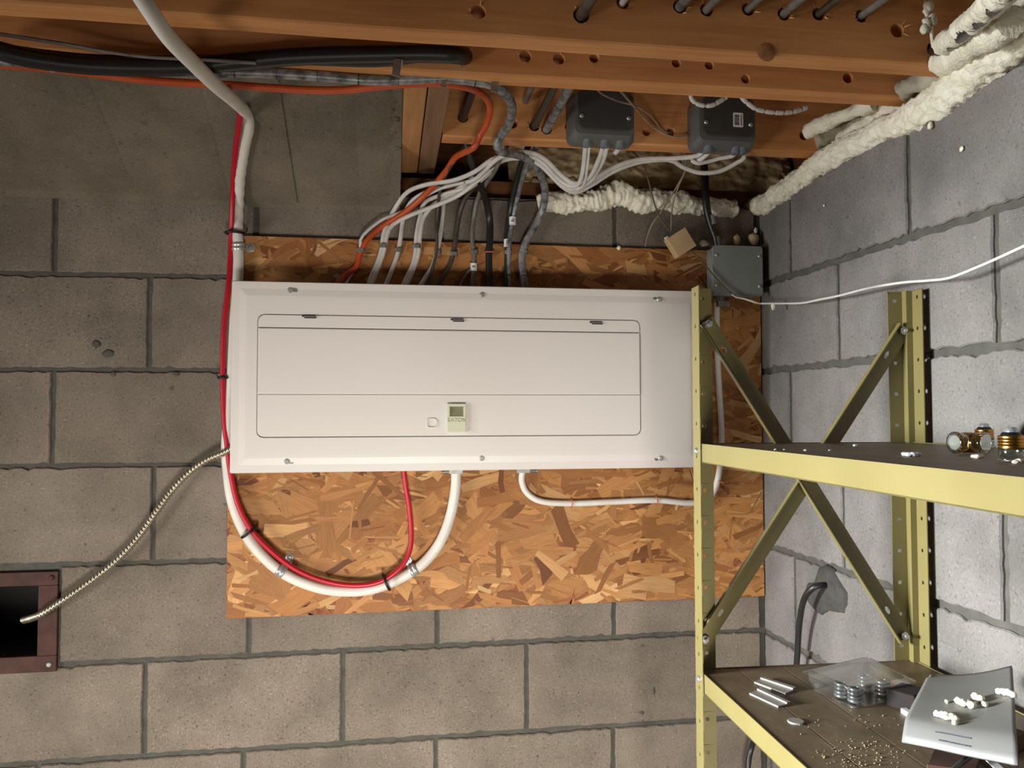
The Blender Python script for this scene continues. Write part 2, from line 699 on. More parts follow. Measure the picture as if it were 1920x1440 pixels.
def block_mesh(fn, s0, s1, zb, zt, j, seed, face=0.0, rough=0.0016):
    """One block: crumbled front arris, body running back into the wall. fn(s, z, d) -> world, d into the wall."""
    rnd = random.Random(seed)
    per = []
    nh, nv = max(3, int((s1 - s0) / 0.013)), 14
    c0, c1 = s0 + j, s1 - j
    for i in range(nh):
        t = i / nh
        per.append((c0 + (c1 - c0) * t, 0, t))
    for i in range(nv):
        per.append((c1, 1, i / nv))
    for i in range(nh):
        t = 1 - i / nh
        per.append((c0 + (c1 - c0) * t, 2, t))
    for i in range(nv):
        per.append((c0, 3, 1 - i / nv))
    outer = []
    for s, side, t in per:
        b, u = zb(s) + j, zt(s) - j
        z = b if side == 0 else u if side == 2 else b + (u - b) * t
        a = rnd.uniform(-1, 1) * rough
        chip = rough * 1.6 if rnd.random() < 0.05 else 0
        ds = dz = 0
        if side == 0:
            dz = a + chip
        elif side == 2:
            dz = -a - chip
        elif side == 1:
            ds = -a * .6 - chip * .5
        else:
            ds = a * .6 + chip * .5
        outer.append((s + ds, z + dz))
    cs = sum(p[0] for p in outer) / len(outer)
    cz = sum(p[1] for p in outer) / len(outer)

    def inset(k):
        out = []
        for s, z in outer:
            d = V((cs - s, cz - z))
            out.append((s + (k if d.x > 0 else -k) * min(1, abs(d.x) / 0.03), z + (k if d.y > 0 else -k) * min(1, abs(d.y) / 0.03)))
        return out
    mb = MB()
    r0 = [fn(s, z, face + 0.02) for s, z in outer]
    r1 = [fn(s, z, face + 0.003) for s, z in outer]
    r2 = [fn(s, z, face) for s, z in inset(0.0022)]
    mb.rings([r0, r1, r2], False, False, True)
    return mb


def back_fn(s, z, d):
    return V((s, d, z))


def right_fn(s, z, d):
    return V((d, -s, z))


# vent opening in the back wall
VX0, VX1, VZ0, VZ1 = -1.90, -1.590, 1.052, 1.200
mb = MB()
for x0, x1, z0, z1 in ((XL, VX0, 0, ZT), (VX1, 0.2, 0, ZT), (VX0, VX1, 0, VZ0), (VX0, VX1, VZ1, ZT)):
    mb.box(((x0 + x1) / 2, 0.105, (z0 + z1) / 2), (x1 - x0, 0.2, z1 - z0))
wall_back = structure(mb.build('wall_back', 'mortar'), 'grey concrete block wall behind the electrical panel')
mb = MB()
mb.box((0.1055, -YR / 2, ZT / 2), (0.199, YR, ZT))
wall_right = structure(mb.build('wall_right', 'mortar'), 'pale concrete block wall beside the yellow shelving')

for k in range(10):
    heads = fill(back_heads[k], XL, -0.004)
    for i in range(len(heads) - 1):
        s0, s1 = heads[i], heads[i + 1]
        if s1 - s0 < 0.02:
            continue
        if k == 4 and s1 <= -1.55 and s0 > -2.2:
            continue
        o = block_mesh(back_fn, s0, s1, back_rows[k + 1], back_rows[k], 0.0048, k * 100 + i, random.uniform(-0.0008, 0.0008)).build('concrete_block', 'block', wall_back)
    heads = fill(right_heads[k], 0.0, YR)
    for i in range(len(heads) - 1):
        s0, s1 = heads[i], heads[i + 1]
        if s1 - s0 < 0.02:
            continue
        block_mesh(right_fn, s0, s1, right_rows[k + 1], right_rows[k], 0.0062, 5000 + k * 100 + i, random.uniform(-0.0008, 0.0008), 0.0024).build('concrete_block', 'block_r', wall_right)
# left of the vent, the block that continues its course
block_mesh(back_fn, -2.37, -1.965, back_rows[5], back_rows[4], 0.0048, 77).build('concrete_block', 'block', wall_back)

mb = MB()
mb.box((-1.3, -1.25, -0.05), (3.2, 2.9, 0.1))
structure(mb.build('floor', 'floor'), 'grey concrete basement floor')
mb = MB()
mb.box((-1.25, -1.0, 2.345), (3.1, 2.8, 0.02))
structure(mb.build('ceiling', 'sub'), 'plywood subfloor above the joists')

# --- sloping cast concrete haunch above the block wall, cast against boards
HX1 = -0.8557
SL = 0.45
gro = [(XL, 0)] + [(x, random.uniform(0, 0.003)) for x in (-2.45, -2.2, -1.95)]
for u, v in ((215, 250), (400, 230), (540, 250), (672, 300)):
    d = ray(u, v)
    t = (2.02 - CAM.z - SL * CAM.y * 1.0 + 0) / (d.z + SL * d.y) if False else None
    n = V((0, SL, 1)).normalized()
    p = on_plane(u, v, (0, 0, 2.02), n)
    gro.append((p.x, random.uniform(0.0, 0.006)))
gro.append((HX1, 0))
mb = MB()
for (x0, h0), (x1, _) in zip(gro, gro[1:]):
    nx = max(4, int((x1 - x0) / 0.02))
    ny = 22
    cols = []
    for i in range(nx + 1):
        x = x0 + (x1 - x0) * i / nx
        row = []
        for k in range(ny + 1):
            y = -0.02 - 0.46 * k / ny
            w = 0.0016 * noise.noise(V((x * 14, y * 14, 3))) + 0.0008 * noise.noise(V((x * 50, y * 50, 1)))
            zz = 2.02 - SL * (y + 0.02) * 1.0 - h0 + w + 0.008 * (x + 1.8) * -0.9
            if i in (0, nx):
                zz += 0.0025
            if x1 == HX1 and i > nx - 3:
                zz += 0.010 * max(0, noise.noise(V((x * 60, y * 45, 8)))) + 0.004 * (i - nx + 2)
            row.append(V((x, y, zz)))
        cols.append(row)
    vs = [p for c in cols for p in c]
    fs = [(i * (ny + 1) + k, (i + 1) * (ny + 1) + k, (i + 1) * (ny + 1) + k + 1, i * (ny + 1) + k + 1) for i in range(nx) for k in range(ny)]
    mb.add(vs, fs, True)
# lip on the wall, ends and body
prof = [(-0.004, 2.008), (-0.02, 2.018), (-0.48, 2.232), (-0.48, 2.33), (0.18, 2.33), (0.18, 2.05), (0.004, 2.05)]
rs = [[V((x, y + (0.002 if 0 < i < 2 else 0), z + (0.002 if 0 < i < 3 else 0) + 0.008 * (x + 1.8) * -0.9)) for i, (y, z) in enumerate(prof)] for x in (XL, HX1 - 0.0005)]
mb.rings(rs, False)
haunch = structure(mb.build('concrete_slab', 'haunch'), 'sloping board-marked concrete haunch above the blocks on the left')

# lumps of mortar left along the haunch's end and foot
for k, (u, v, r) in enumerate(((733, 204, .006), (741, 222, .008), (737, 248, .006), (745, 276, .007), (722, 362, .008), (739, 372, .009), (648, 366, .005), (703, 318, .004))):
    p = on_plane(u, v, (0, -0.02, 2.018), V((0, SL, 1)).normalized())
    lm = MB()
    lump(lm, p, r, k + 40, (1.2, .8, .7), 2, .5)
    lm.build('mortar_lump', 'haunch', haunch)
# dark spots and pits in the block faces
for k, (u, v, rx0, rz0) in enumerate(((180, 645, .009, .009), (203, 663, .010, .009), (1226, 1296, .004, .012), (1203, 1336, .008, .0045), (212, 702, .006, .006), (330, 701, .008, .005))):
    p = on_y(u, v, 0.0)
    lm = MB()
    lump(lm, p + V((0, .0004, 0)), 1.0, k + 70, (rx0, .0022, rz0), 2, .5)
    lm.build('dark_spot', 'mortar', wall_back)

# --- joists
def joist_y(which, x):
    return {1: -0.677 - 0.006 * (x + 1.0), 2: -0.5414 - 0.018 * (x + 0.99), 3: -0.251 - 0.02 * (x + 0.777)}[which]


ZJ, ZJT = 2.095, 2.334
TH = 0.041


def drilled(name, which, x0, x1, holes, label):
    """A joist with its cable holes really drilled through (boolean, applied)."""
    mb = MB()
    n = 24
    secs = []
    for i in range(n + 1):
        x = x0 + (x1 - x0) * i / n
        y = joist_y(which, x)
        w = 0.0012 * noise.noise(V((x * 5, which * 7.0, 0)))
        secs.append([V((x, y + 0.002, ZJ + w)), V((x, y + TH - 0.002, ZJ + w)), V((x, y + TH, ZJ + 0.003 + w)), V((x, y + TH, ZJT)), V((x, y, ZJT)), V((x, y, ZJ + 0.003 + w))])
    mb.rings(secs, False)
    o = mb.build(name, 'joist')
    c = MB()
    for (u, v, r) in holes:
        p = on_y(u, v, joist_y(which, on_y(u, v, joist_y(which, -0.4)).x))
        c.cyl(p - V((0, 0.03, 0)), p + V((0, 0.09, 0)), r, 14)
    co = c.build('drill', 'near_black')
    md = o.modifiers.new('drill', 'BOOLEAN')
    md.object = co
    md.operation = 'DIFFERENCE'
    md.solver = 'EXACT'
    dg = bpy.context.evaluated_depsgraph_get()
    me = D.meshes.new_from_object(o.evaluated_get(dg))
    o.modifiers.clear()
    old = o.data
    o.data = me
    me.materials.clear()
    me.materials.append(M['joist'])
    D.meshes.remove(old)
    cm = co.data
    D.objects.remove(co)
    D.meshes.remove(cm)
    return tag(o, label, 'joist', 'ceiling joists')


h1 = [(897, 22, .011), (1090, 28, .0125), (1168, 4, .0105), (1275, 12, .011), (1325, 18, .0105), (1403, 17, .0105), (1470, 26, .0105), (1535, 26, .0105), (1615, 30, .0105), (1682, 57, .0115), (1752, 93, .013)]
h2 = [(868, 106, .0135), (985, 105, .010), (1048, 110, .010), (1114, 109, .008), (1268, 118, .008), (1330, 122, .008), (1398, 148, .0080), (1590, 146, .0095)]
h3 = [(868, 220, .011), (960, 230, .012), (1002, 236, .011), (1025, 242, .011), (1068, 238, .010), (1212, 247, .009), (1258, 247, .009), (1297, 246, .009), (1507, 254, .010)]
drilled('ceiling_joist', 1, XL, 0.12, h1, 'drilled brown floor joist nearest the viewer, full width across the top')
drilled('ceiling_joist', 2, XL, 0.12, h2, 'second drilled brown joist, the thick black cable enters its face')
drilled('ceiling_joist', 3, -0.777, 0.12, h3, 'short brown joist near the wall carrying two grey junction boxes')
for x0, x1, lab in ((-0.8557, -0.8175, 'left board of the doubled trimmer joist beside the concrete haunch'), (-0.8165, -0.7785, 'right board of the doubled trimmer joist that the short joist butts into')):
    mb = MB()
    mb.box(((x0 + x1) / 2, (-0.495 + 0.0) / 2, (ZJ + ZJT) / 2), (x1 - x0 - 0.001, 0.495, ZJT - ZJ))
    o = tag(mb.build('trimmer_joist', 'joist_y' if x0 < -.85 else 'joist_grey', None, 0.002), lab, 'joist', 'doubled trimmer joists')
# knot on the near joist: a turned swirl of darker grain, slightly proud
p = on_y(1437, 98, joist_y(1, -0.3) - 0.0006)
mb = MB()
mb.lathe(p, YF, [(0, 0.0145), (0.0008, 0.013), (0.0012, 0.007)], 18)
mb.build('knot', simple('knot_wood', (186, 124, 70), .7, 0, (124, 76, 42), 70), D.objects['ceiling_joist'])

# sill plate and rim boards
mb = MB()
mb.box(((HX1 + 0.16) / 2 - 0.0, 0.10, 2.0705), (0.16 - HX1, 0.14, 0.045))
structure(mb.build('trim_1', 'rim'), 'dark wooden sill plate on top of the back wall')
mb = MB()
mb.box((-0.30, 0.155, 2.21), (1.1, 0.038, 0.235))
structure(mb.build('trim_2', 'rim'), 'wooden rim board behind the joists at the back wall')
mb = MB()
mb.box((0.10, -1.17, 2.0705), (0.14, 2.26, 0.045))
structure(mb.build('trim_3', 'rim'), 'wooden sill plate on top of the right wall')
mb = MB()
mb.box((0.155, -1.1, 2.21), (0.038, 2.4, 0.235))
structure(mb.build('trim_4', 'rim'), 'wooden rim board at the joist ends on the right')

# ================================================================== OSB BACKING BOARD
YB = -0.0135
cs = [on_y(428, 441, YB), on_y(1438, 473, YB), on_y(1443, 1117, YB), on_y(424, 1160, YB)]
cs[1].x = cs[2].x = -0.003
osb = thing('backing_board', 'oriented strand board fixed to the block wall behind the panel', 'board', ((cs[0].x + cs[1].x) / 2, -0.007, cs[2].z))
mb = MB()
mb.hexa([V((cs[3].x, -0.0012, cs[3].z)), V((cs[2].x, -0.0012, cs[2].z)), V((cs[2].x, YB, cs[2].z)), V((cs[3].x, YB, cs[3].z))],
        [V((cs[0].x, -0.0012, cs[0].z)), V((cs[1].x, -0.0012, cs[1].z)), V((cs[1].x, YB, cs[1].z)), V((cs[0].x, YB, cs[0].z))])
mb.build('core', 'osb_edge', osb)
tones = [((170, 119, 68), 6), ((160, 109, 60), 6), ((150, 99, 53), 5), ((180, 130, 78), 5), ((192, 146, 94), 2.0), ((136, 86, 45), 3), ((112, 66, 34), .9), ((164, 113, 65), 5), ((204, 162, 112), .5)]
tw = [w for _, w in tones]
rnd = random.Random(11)
vs, fs, cols, angs_ = [], [], [], []
X0, X1, Z0, Z1 = cs[3].x, -0.003, cs[2].z, cs[0].z


def ztop(x):
    return cs[0].z + (cs[1].z - cs[0].z) * (x - cs[0].x) / (cs[1].x - cs[0].x)


def zbot(x):
    return cs[3].z + (cs[2].z - cs[3].z) * (x - cs[3].x) / (cs[2].x - cs[3].x)


N = 4600
for i in range(N):
    frac = i / N
    kind_ = rnd.random()
    x, z = rnd.uniform(X0, X1), rnd.uniform(Z0 - 0.03, Z1)
    if kind_ < 0.16:
        L, w = rnd.uniform(0.07, 0.14), rnd.uniform(0.022, 0.042)
    elif kind_ < 0.60:
        L, w = rnd.uniform(0.045, 0.11), rnd.uniform(0.008, 0.022)
    else:
        L, w = rnd.uniform(0.02, 0.085), rnd.uniform(0.0020, 0.008)
    a = rnd.gauss(0, 0.42) if rnd.random() < 0.72 else rnd.uniform(0, math.pi)
    ca, sa = math.cos(a), math.sin(a)
    pts = []
    nn = 3
    for k in range(nn + 1):
        pts.append((-L / 2 + L * k / nn + rnd.uniform(-1, 1) * L * .03, -w / 2 + rnd.uniform(-1, 1) * w * .18))
    for k in range(nn + 1):
        pts.append((L / 2 - L * k / nn + rnd.uniform(-1, 1) * L * .03, w / 2 + rnd.uniform(-1, 1) * w * .18))
    if rnd.random() < 0.4:
        pts[0] = (pts[0][0] + L * .15, pts[0][1])
    if rnd.random() < 0.4:
        pts[4] = (pts[4][0] - L * .18, pts[4][1])
    o = len(vs)
    y = YB - 0.0001 - 0.0011 * frac
    ok = []
    for (p, q) in pts:
        xx = min(max(x + p * ca - q * sa, X0 + 0.0004), X1 - 0.0004)
        zz = z + p * sa + q * ca
        zz = min(max(zz, zbot(xx) + 0.0004), ztop(xx) - 0.0004)
        ok.append((xx, y, zz))
    ar = 0.5 * sum(ok[k][0] * ok[(k + 1) % 8][2] - ok[(k + 1) % 8][0] * ok[k][2] for k in range(8))
    if ar < 0.5 * L * w:
        continue
    vs += ok
    fs.append(tuple(range(o, o + len(ok))))
    c = rnd.choices(tones, tw)[0][0]
    k = rnd.uniform(0.9, 1.1)
    cols.append(lin([min(255, q * k) for q in c]))
    angs_.append(a)
me = D.meshes.new('strand_layer')
me.from_pydata(vs, [], fs)
at = me.attributes.new('tone', 'FLOAT_COLOR', 'FACE')
at.data.foreach_set('color', [q for c in cols for q in c])
at2 = me.attributes.new('lay', 'FLOAT', 'FACE')
at2.data.foreach_set('value', angs_)
me.materials.append(M['strand'])
o = D.objects.new('strand_layer', me)
COL.objects.link(o)
attach(o, osb)
o['kind'] = 'stuff'
YO = YB - 0.0013        # finished face of the board

# ================================================================== ELECTRICAL PANEL
PY = -0.100
pc = [on_y(u, v, PY) for u, v in ((437, 524), (1302, 547), (1300, 878), (428, 886))]
px0, px1 = (pc[0].x + pc[3].x) / 2, -0.185
pz1, pz0 = (pc[0].z + pc[1].z) / 2, (pc[2].z + pc[3].z) / 2
panel = thing('electrical_panel', 'white metal breaker panel lying sideways on the strand board', 'panel', ((px0 + px1) / 2, -0.03, pz0))
mb = MB()
mb.box(((px0 + px1) / 2, (YO - 0.088) / 2, (pz0 + pz1) / 2), (px1 - px0 - 0.05, abs(YO + 0.088), pz1 - pz0 - 0.04))
mb.build('box', 'panel', panel)
# cover: folded rim, flat border, shallow slope up to the middle field
dx0, dx1 = on_y(484, 700, PY).x, on_y(1199, 700, PY).x
dz1 = (on_y(490, 588, PY).z + on_y(1198, 604, PY).z) / 2
dz0 = (on_y(490, 819, PY).z + on_y(1198, 815, PY).z) / 2
W_, H_ = px1 - px0, pz1 - pz0
cx, cz = (px0 + px1) / 2, (pz0 + pz1) / 2


def rect_ring(ix, iz, y, r=0.004):
    return [V((cx + p[0], y, cz + p[1])) for p in rrect(W_ - 2 * ix, H_ - 2 * iz, r, 3)]


dcx, dcz, dw, dh = (dx0 + dx1) / 2, (dz0 + dz1) / 2, dx1 - dx0, dz1 - dz0


def door_ring(g, y, r=0.014, n=3):
    return [V((dcx + p[0], y, dcz + p[1])) for p in rrect(dw + 2 * g, dh + 2 * g, r, n)]


mb = MB()
mb.rings([rect_ring(0.001, 0.001, PY + 0.014), rect_ring(0, 0, PY + 0.002), rect_ring(0.0015, 0.0015, PY), rect_ring(0.016, 0.016, PY - 0.0004),
          rect_ring(0.030, 0.030, PY - 0.0030), rect_ring(0.036, 0.036, PY - 0.0032), door_ring(0.0022, PY - 0.0032), door_ring(0.0018, PY + 0.003), door_ring(-0.01, PY + 0.003)],
         False, False, True)
mb.build('cover', 'panel', panel)
# door: hinge strip, main leaf with a crease, rolled lower edge
ydr = PY - 0.0040
zs1 = dz1 - (on_y(840, 597, PY).z - on_y(840, 620, PY).z)
zcr = on_y(840, 740, PY).z
mb = MB()
poly = rrect(dw, dh, 0.013, 5)
up = [p for p in poly]


def clip(poly, z, keep_above):
    out = []
    for i, a in enumerate(poly):
        b = poly[(i + 1) % len(poly)]
        ina = (a[1] >= z) == keep_above
        inb = (b[1] >= z) == keep_above
        if ina:
            out.append(a)
        if ina != inb:
            t = (z - a[1]) / (b[1] - a[1])
            out.append((a[0] + (b[0] - a[0]) * t, z))
    return out


door_o = V((dcx, PY + 0.002, dcz))
mb.prism(clip(poly, zs1 - dcz + 0.0010, True), door_o, ux, uz, YF, 0.0056, 0.0010)
mb.prism(clip(clip(poly, zs1 - dcz - 0.0010, False), zcr - dcz + 0.0004, True), door_o, ux, uz, YF, 0.0074, 0.0020)
mb.prism(clip(poly, zcr - dcz - 0.0004, False), door_o, ux, uz, YF, 0.0056, 0.0010)
door = mb.build('door', 'panel', panel)
for u, v in ((579, 594), (857, 600.5), (1117, 605.5)):
    p = on_y(u, v, ydr)
    mb = MB()
    mb.box(p + V((0, -0.0012, 0.0012)), (0.027, 0.004, 0.0030))
    mb.box(p + V((0.003, -0.0022, -0.0022)), (0.024, 0.003, 0.0022))
    mb.build('hinge', 'dark_gap', panel)
    mb = MB()
    mb.box(p + V((0.002, -0.0030, 0.0)), (0.022, 0.002, 0.0014))
    mb.build('hinge_pin', 'zinc', panel)
# latch
la, lb = on_y(838.5, 757, ydr), on_y(873, 810, ydr)
lw, lh = lb.x - la.x, la.z - lb.z
lc = V(((la.x + lb.x) / 2, ydr - 0.0018, (la.z + lb.z) / 2))
latch = None
mb = MB()
wz0, wz1 = lc.z + lh * 0.06, lc.z + lh * 0.40
mb.box((lc.x, lc.y - 0.002, (lc.z - lh / 2 + wz0) / 2), (lw, 0.006, wz0 - (lc.z - lh / 2)))
mb.box((lc.x, lc.y - 0.002, (lc.z + lh / 2 + wz1) / 2), (lw, 0.006, lc.z + lh / 2 - wz1))
for s in (-1, 1):
    mb.box((lc.x + s * lw * 0.435, lc.y - 0.002, (wz0 + wz1) / 2), (lw * 0.13, 0.006, wz1 - wz0))
latch = mb.build('latch', 'latch', panel, 0.0008)
tag_l = latch
latch['label'] = 'cream plastic latch with embossed lettering'
mb = MB()
mb.add([V((lc.x - lw * .37, lc.y + 0.001, wz1)), V((lc.x + lw * .37, lc.y + 0.001, wz1)), V((lc.x + lw * .37, lc.y - 0.003, wz0)), V((lc.x - lw * .37, lc.y - 0.003, wz0))], [(0, 1, 2, 3)])
mb.build('finger_pocket', 'latch_pocket', latch)
M['latch_letter'] = simple('latch_letters', (176, 175, 148), 0.5)
lettering('EATON', lw * 0.30, (lc.x, lc.y - 0.0052, lc.z - lh * 0.085), (1, 0, 0), (0, 0, 1), 'latch_letter', latch, 'embossed_lettering', 0.0010)
# pressed outline left of the latch
p = on_y(809.5, 793, ydr - 0.0015)
mb = MB()
ring = rrect(0.0205, 0.0185, 0.006, 3)
mb.tube([p + ux * a + uz * b for a, b in ring + ring[:2]], 0.0009, 6)
mb.build('pressed_outline', 'panel', door)
for u, v, kx in ((547, 545, 1), (904, 553.5, 0), (1233, 562, -1), (541, 865, 1), (903, 859, 0), (1236, 859, -1)):
    p = on_y(u, v, PY - 0.0008)
    if kx:
        mb = MB()
        mb.lathe(p + ux * 0.006 * kx, YF, [(0, 0.0058), (0.0006, 0.0056)], 14)
        mb.build('keyhole', 'zinc_dull', panel)
    screw(panel, p - ux * 0.003 * kx, YF, 0.0062, 'zinc', 'cover_screw', True, random.uniform(0, 3))

# ================================================================== CABLES
def px_path(pts):
    return [on_y(u, v, y) for u, v, y in pts]


def marks(o, P, r, every, w=.0035, skip=2):
    """Dark printed ticks round a cable, as thin bands on its sheath."""
    pts = spline(P, .002)
    mb = MB()
    acc, k = 0.0, 0
    for i in range(1, len(pts) - 3):
        acc += (pts[i] - pts[i - 1]).length
        if acc > every:
            acc = 0.0
            k += 1
            d = (pts[i + 1] - pts[i]).normalized()
            mb.cyl(pts[i] - d * w * (.2 if k % 3 else .5), pts[i] + d * w * (.2 if k % 3 else .5), r * 1.03, 10)
    mb.build('print_marks', 'ink', o)['kind'] = 'stuff'


def cable(name, label, pts, r, mat, cat='cable', group=None, flat=1.0, sides=10, step=0.008, rfun=None, raw=None):
    P = raw if raw else px_path(pts)
    mb = MB()
    mb.tube(spline(P, step), r, sides, flat, rfun)
    o = mb.build(name, mat)
    tag(o, label, cat, group)
    if mat == 'silver_cable':
        marks(o, P, r, .062, .0022)
    return o, P


YH = -0.02


def slope_pt(u, v, off):
    """On the sloping haunch, off in front of it."""
    return on_plane(u, v, (0, YH - 0.0, 2.018 - off), V((0, SL, 1)).normalized())


RW = 0.0112
yw = YO - RW
wp = [on_y(255, -20, -0.75), on_y(280, 18, -0.735), on_y(316, 70, -0.70), on_y(362, 118, -0.63), on_y(405, 160, -0.535), on_y(440, 190, -0.40)]
wp += [slope_pt(460, 211, 0.016), slope_pt(466, 236, 0.014), slope_pt(458, 275, 0.014), slope_pt(450, 330, 0.014)]
wp += [on_y(447, 390, -0.030), on_y(446, 440, yw - .003), on_y(447, 500, yw - .003), on_y(440, 600, yw - .006), on_y(433, 740, yw - .006), on_y(425, 830, yw - .004), on_y(428, 890, yw), on_y(437, 945, yw), on_y(460, 1000, yw),
       on_y(495, 1045, yw), on_y(540, 1080, yw), on_y(600, 1103, yw), on_y(655, 1109, yw), on_y(705, 1103, yw), on_y(755, 1082, yw), on_y(795, 1055, yw), on_y(826, 1015, yw), on_y(845, 965, yw), on_y(854, 915, yw - .004), on_y(855, 876, yw - .012)]


def wavy(s, a, p, d):
    k = max(0, 1 - abs(p.z - 2.0) / 0.12) if p.y > -0.3 else 0
    return RW * (1 + 0.10 * k * math.sin(s * 210 + a))


cable('thick_white_cable', 'thick white cable sweeping from the joists down and looping under the panel', None, RW, 'white', 'cable', 'feeder cables round the panel', raw=wp, sides=14, rfun=wavy)
RR = 0.0056
yr = yw - 0.012
rp = [slope_pt(452, 204, 0.03), slope_pt(448, 235, 0.026), slope_pt(441, 290, 0.022), slope_pt(437, 350, 0.020), on_y(434, 420, -0.036), on_y(432, 480, yw), on_y(428, 540, yw - .01), on_y(420, 610, yr), on_y(417.5, 700, yr), on_y(420, 780, yr),
      on_y(426, 840, yr), on_y(433, 890, yr), on_y(446, 945, yr), on_y(470, 992, yr), on_y(507, 1032, yr), on_y(555, 1068, yr), on_y(610, 1090, yr), on_y(665, 1098, yr), on_y(712, 1091, yr),
      on_y(748, 1067, yr), on_y(767, 1036, yr + .004), on_y(771, 1000, yr + .006), on_y(767, 950, yr + .006), on_y(761, 915, yr + .004), on_y(756, 876, yr)]
cable('red_cable', 'red cable strapped along the thick white one, ending under the panel', None, RR, 'red', 'cable', 'feeder cables round the panel', raw=rp, sides=12)
# white cable from the panel to the metal box
R2 = 0.0070
y2 = YO - R2
wp2 = [on_y(981, 876, y2 - .012), on_y(978, 900, y2 - .006), on_y(988, 924, y2), on_y(1015, 940, y2), on_y(1070, 944, y2), on_y(1150, 941, y2), on_y(1229, 938, y2), on_y(1290, 943, y2), on_y(1325, 938, y2), on_y(1342, 912, y2),
       on_y(1350, 870, y2), on_y(1353, 810, y2), on_y(1349, 740, y2), on_y(1345, 660, y2), on_y(1344, 600, y2), on_y(1345, 560, y2 - .006)]
cable('white_branch_cable', 'white cable from the panel bottom running right, behind the yellow post, to the metal box', None, R2, 'white', 'cable', raw=wp2, sides=12)
# spiral armoured whip into the vent
RF = 0.0068
fp = [on_y(440, 838, -0.05), on_y(417, 850, -0.040), on_y(385, 864, -0.030), on_y(350, 890, -0.028), on_y(318, 925, -0.03), on_y(290, 964, -0.03), on_y(258, 1008, -0.03), on_y(215, 1054, -0.03), on_y(160, 1097, -0.028), on_y(105, 1134, -0.022), on_y(76, 1152, -0.012), on_y(62, 1158, 0.012), on_y(45, 1163, 0.06)]
cable('armoured_cable', 'spiral metal armoured cable from the panel down into the rusty wall opening', None, RF, 'flex', 'cable', raw=fp, sides=12, step=0.0011,
      rfun=lambda s, a, p, d: RF * (1 + 0.20 * math.sin(s * 2 * math.pi / 0.0078 + a)))

# --- cables along the second joist
yk = joist_y(2, -1.2)
cable('black_feeder_cable', 'thick black cable along the second joist going into a hole in its face', None, 0.0135, 'black', 'cable', 'cables along the second joist', raw=
      [on_y(-60, 82, -0.60), on_y(0, 96, -0.60), on_y(60, 110, -0.59), on_y(160, 122, -0.575), on_y(270, 126, -0.565), on_y(360, 124, -0.562), on_y(450, 115, -0.560), on_y(560, 106, -0.562), on_y(700, 102, -0.566), on_y(800, 101, -0.572), on_y(852, 103, -0.572), on_y(872, 107, -0.54), on_y(880, 110, -0.50)], sides=12)
cable('black_feeder_cable', 'slimmer black cable tucked above the thick black one at the left', None, 0.008, 'black', 'cable', 'cables along the second joist', raw=
      [on_y(-60, 88, -0.575), on_y(0, 92, -0.575), on_y(90, 104, -0.565), on_y(180, 112, -0.552), on_y(300, 114, -0.548), on_y(420, 112, -0.546), on_y(560, 112, -0.549), on_y(700, 116, -0.549), on_y(780, 108, -0.556), on_y(850, 100, -0.552)])
cable('grey_bell_wire', 'thin grey wire sagging over the black cables at top left', None, 0.0028, 'grey_cable', 'wire', raw=
      [on_y(-40, 58, -0.60), on_y(0, 64, -0.60), on_y(60, 73, -0.595), on_y(130, 84, -0.59), on_y(200, 97, -0.585), on_y(280, 107, -0.58), on_y(380, 112, -0.578), on_y(480, 118, -0.577)], sides=8)
zg = 0
g1 = [on_y(-60, 108, -0.53), on_y(0, 112, -0.53), on_y(120, 122, -0.53), on_y(260, 131, -0.525), on_y(420, 135, -0.522), on_y(500, 137, -0.520), on_y(600, 143, -0.518), on_y(690, 150, -0.516), on_y(760, 149, -0.514), on_y(830, 147, -0.514), on_y(890, 152, -0.512), on_y(930, 162, -0.50),
      on_y(952, 182, -0.46), on_y(960, 203, -0.40), on_y(955, 230, -0.33), on_y(941, 252, -0.295), on_y(932, 270, -0.28), on_y(940, 284, -0.26), on_y(968, 290, -0.22), on_y(995, 302, -0.17), on_y(1013, 326, -0.12), on_y(1022, 358, -0.07), on_y(1018, 390, -0.035), on_y(1005, 420, -0.022), on_y(988, 450, -0.024), on_y(979, 474, YO - .008), on_y(979, 500, YO - .008), on_y(986, 545, YO - .02)]
cable('silver_grey_cable', 'scuffed silver grey cable along the joist, curling down to the rightmost panel staple', None, 0.0085, 'silver_cable', 'cable', 'cables along the second joist', raw=g1, sides=12)
o1 = [on_y(-60, 116, -0.50), on_y(0, 121, -0.50), on_y(80, 127, -0.49), on_y(180, 139, -0.48), on_y(260, 149, -0.475), on_y(340, 155, -0.47), on_y(440, 160, -0.47), on_y(560, 168, -0.475), on_y(640, 169, -0.485), on_y(700, 163, -0.50), on_y(770, 157, -0.508), on_y(830, 157, -0.508), on_y(880, 165, -0.49), on_y(908, 180, -0.44),
      on_y(919, 202, -0.38), on_y(913, 230, -0.32), on_y(898, 258, -0.29), on_y(889, 276, -0.285), on_y(868, 287, -0.24), on_y(853, 296, -0.20), on_y(835, 322, -0.14), on_y(800, 362, -0.07), on_y(765, 393, -0.035), on_y(735, 412, -0.024), on_y(705, 434, -0.02), on_y(685, 455, -0.026), on_y(675, 475, YO - .008), on_y(668, 500, YO - .008), on_y(645, 518, YO - .012), on_y(625, 540, YO - .02)]
cable('orange_cable', 'orange cable along the joist, bending down to the left end of the cable row', None, 0.0062, 'orange', 'cable', 'cables along the second joist', raw=o1, sides=12)

# --- cables fanning down into the top of the panel
ye = YO - 0.022
yc = YO - 0.006
fan = 'cables entering the panel top'
NM = 0.0050


def nm(name, label, pts, mat='nm_white', r=NM, flat=0.62):
    return cable(name, label, pts, r, mat, 'cable', fan, flat=flat, sides=8, step=0.010)


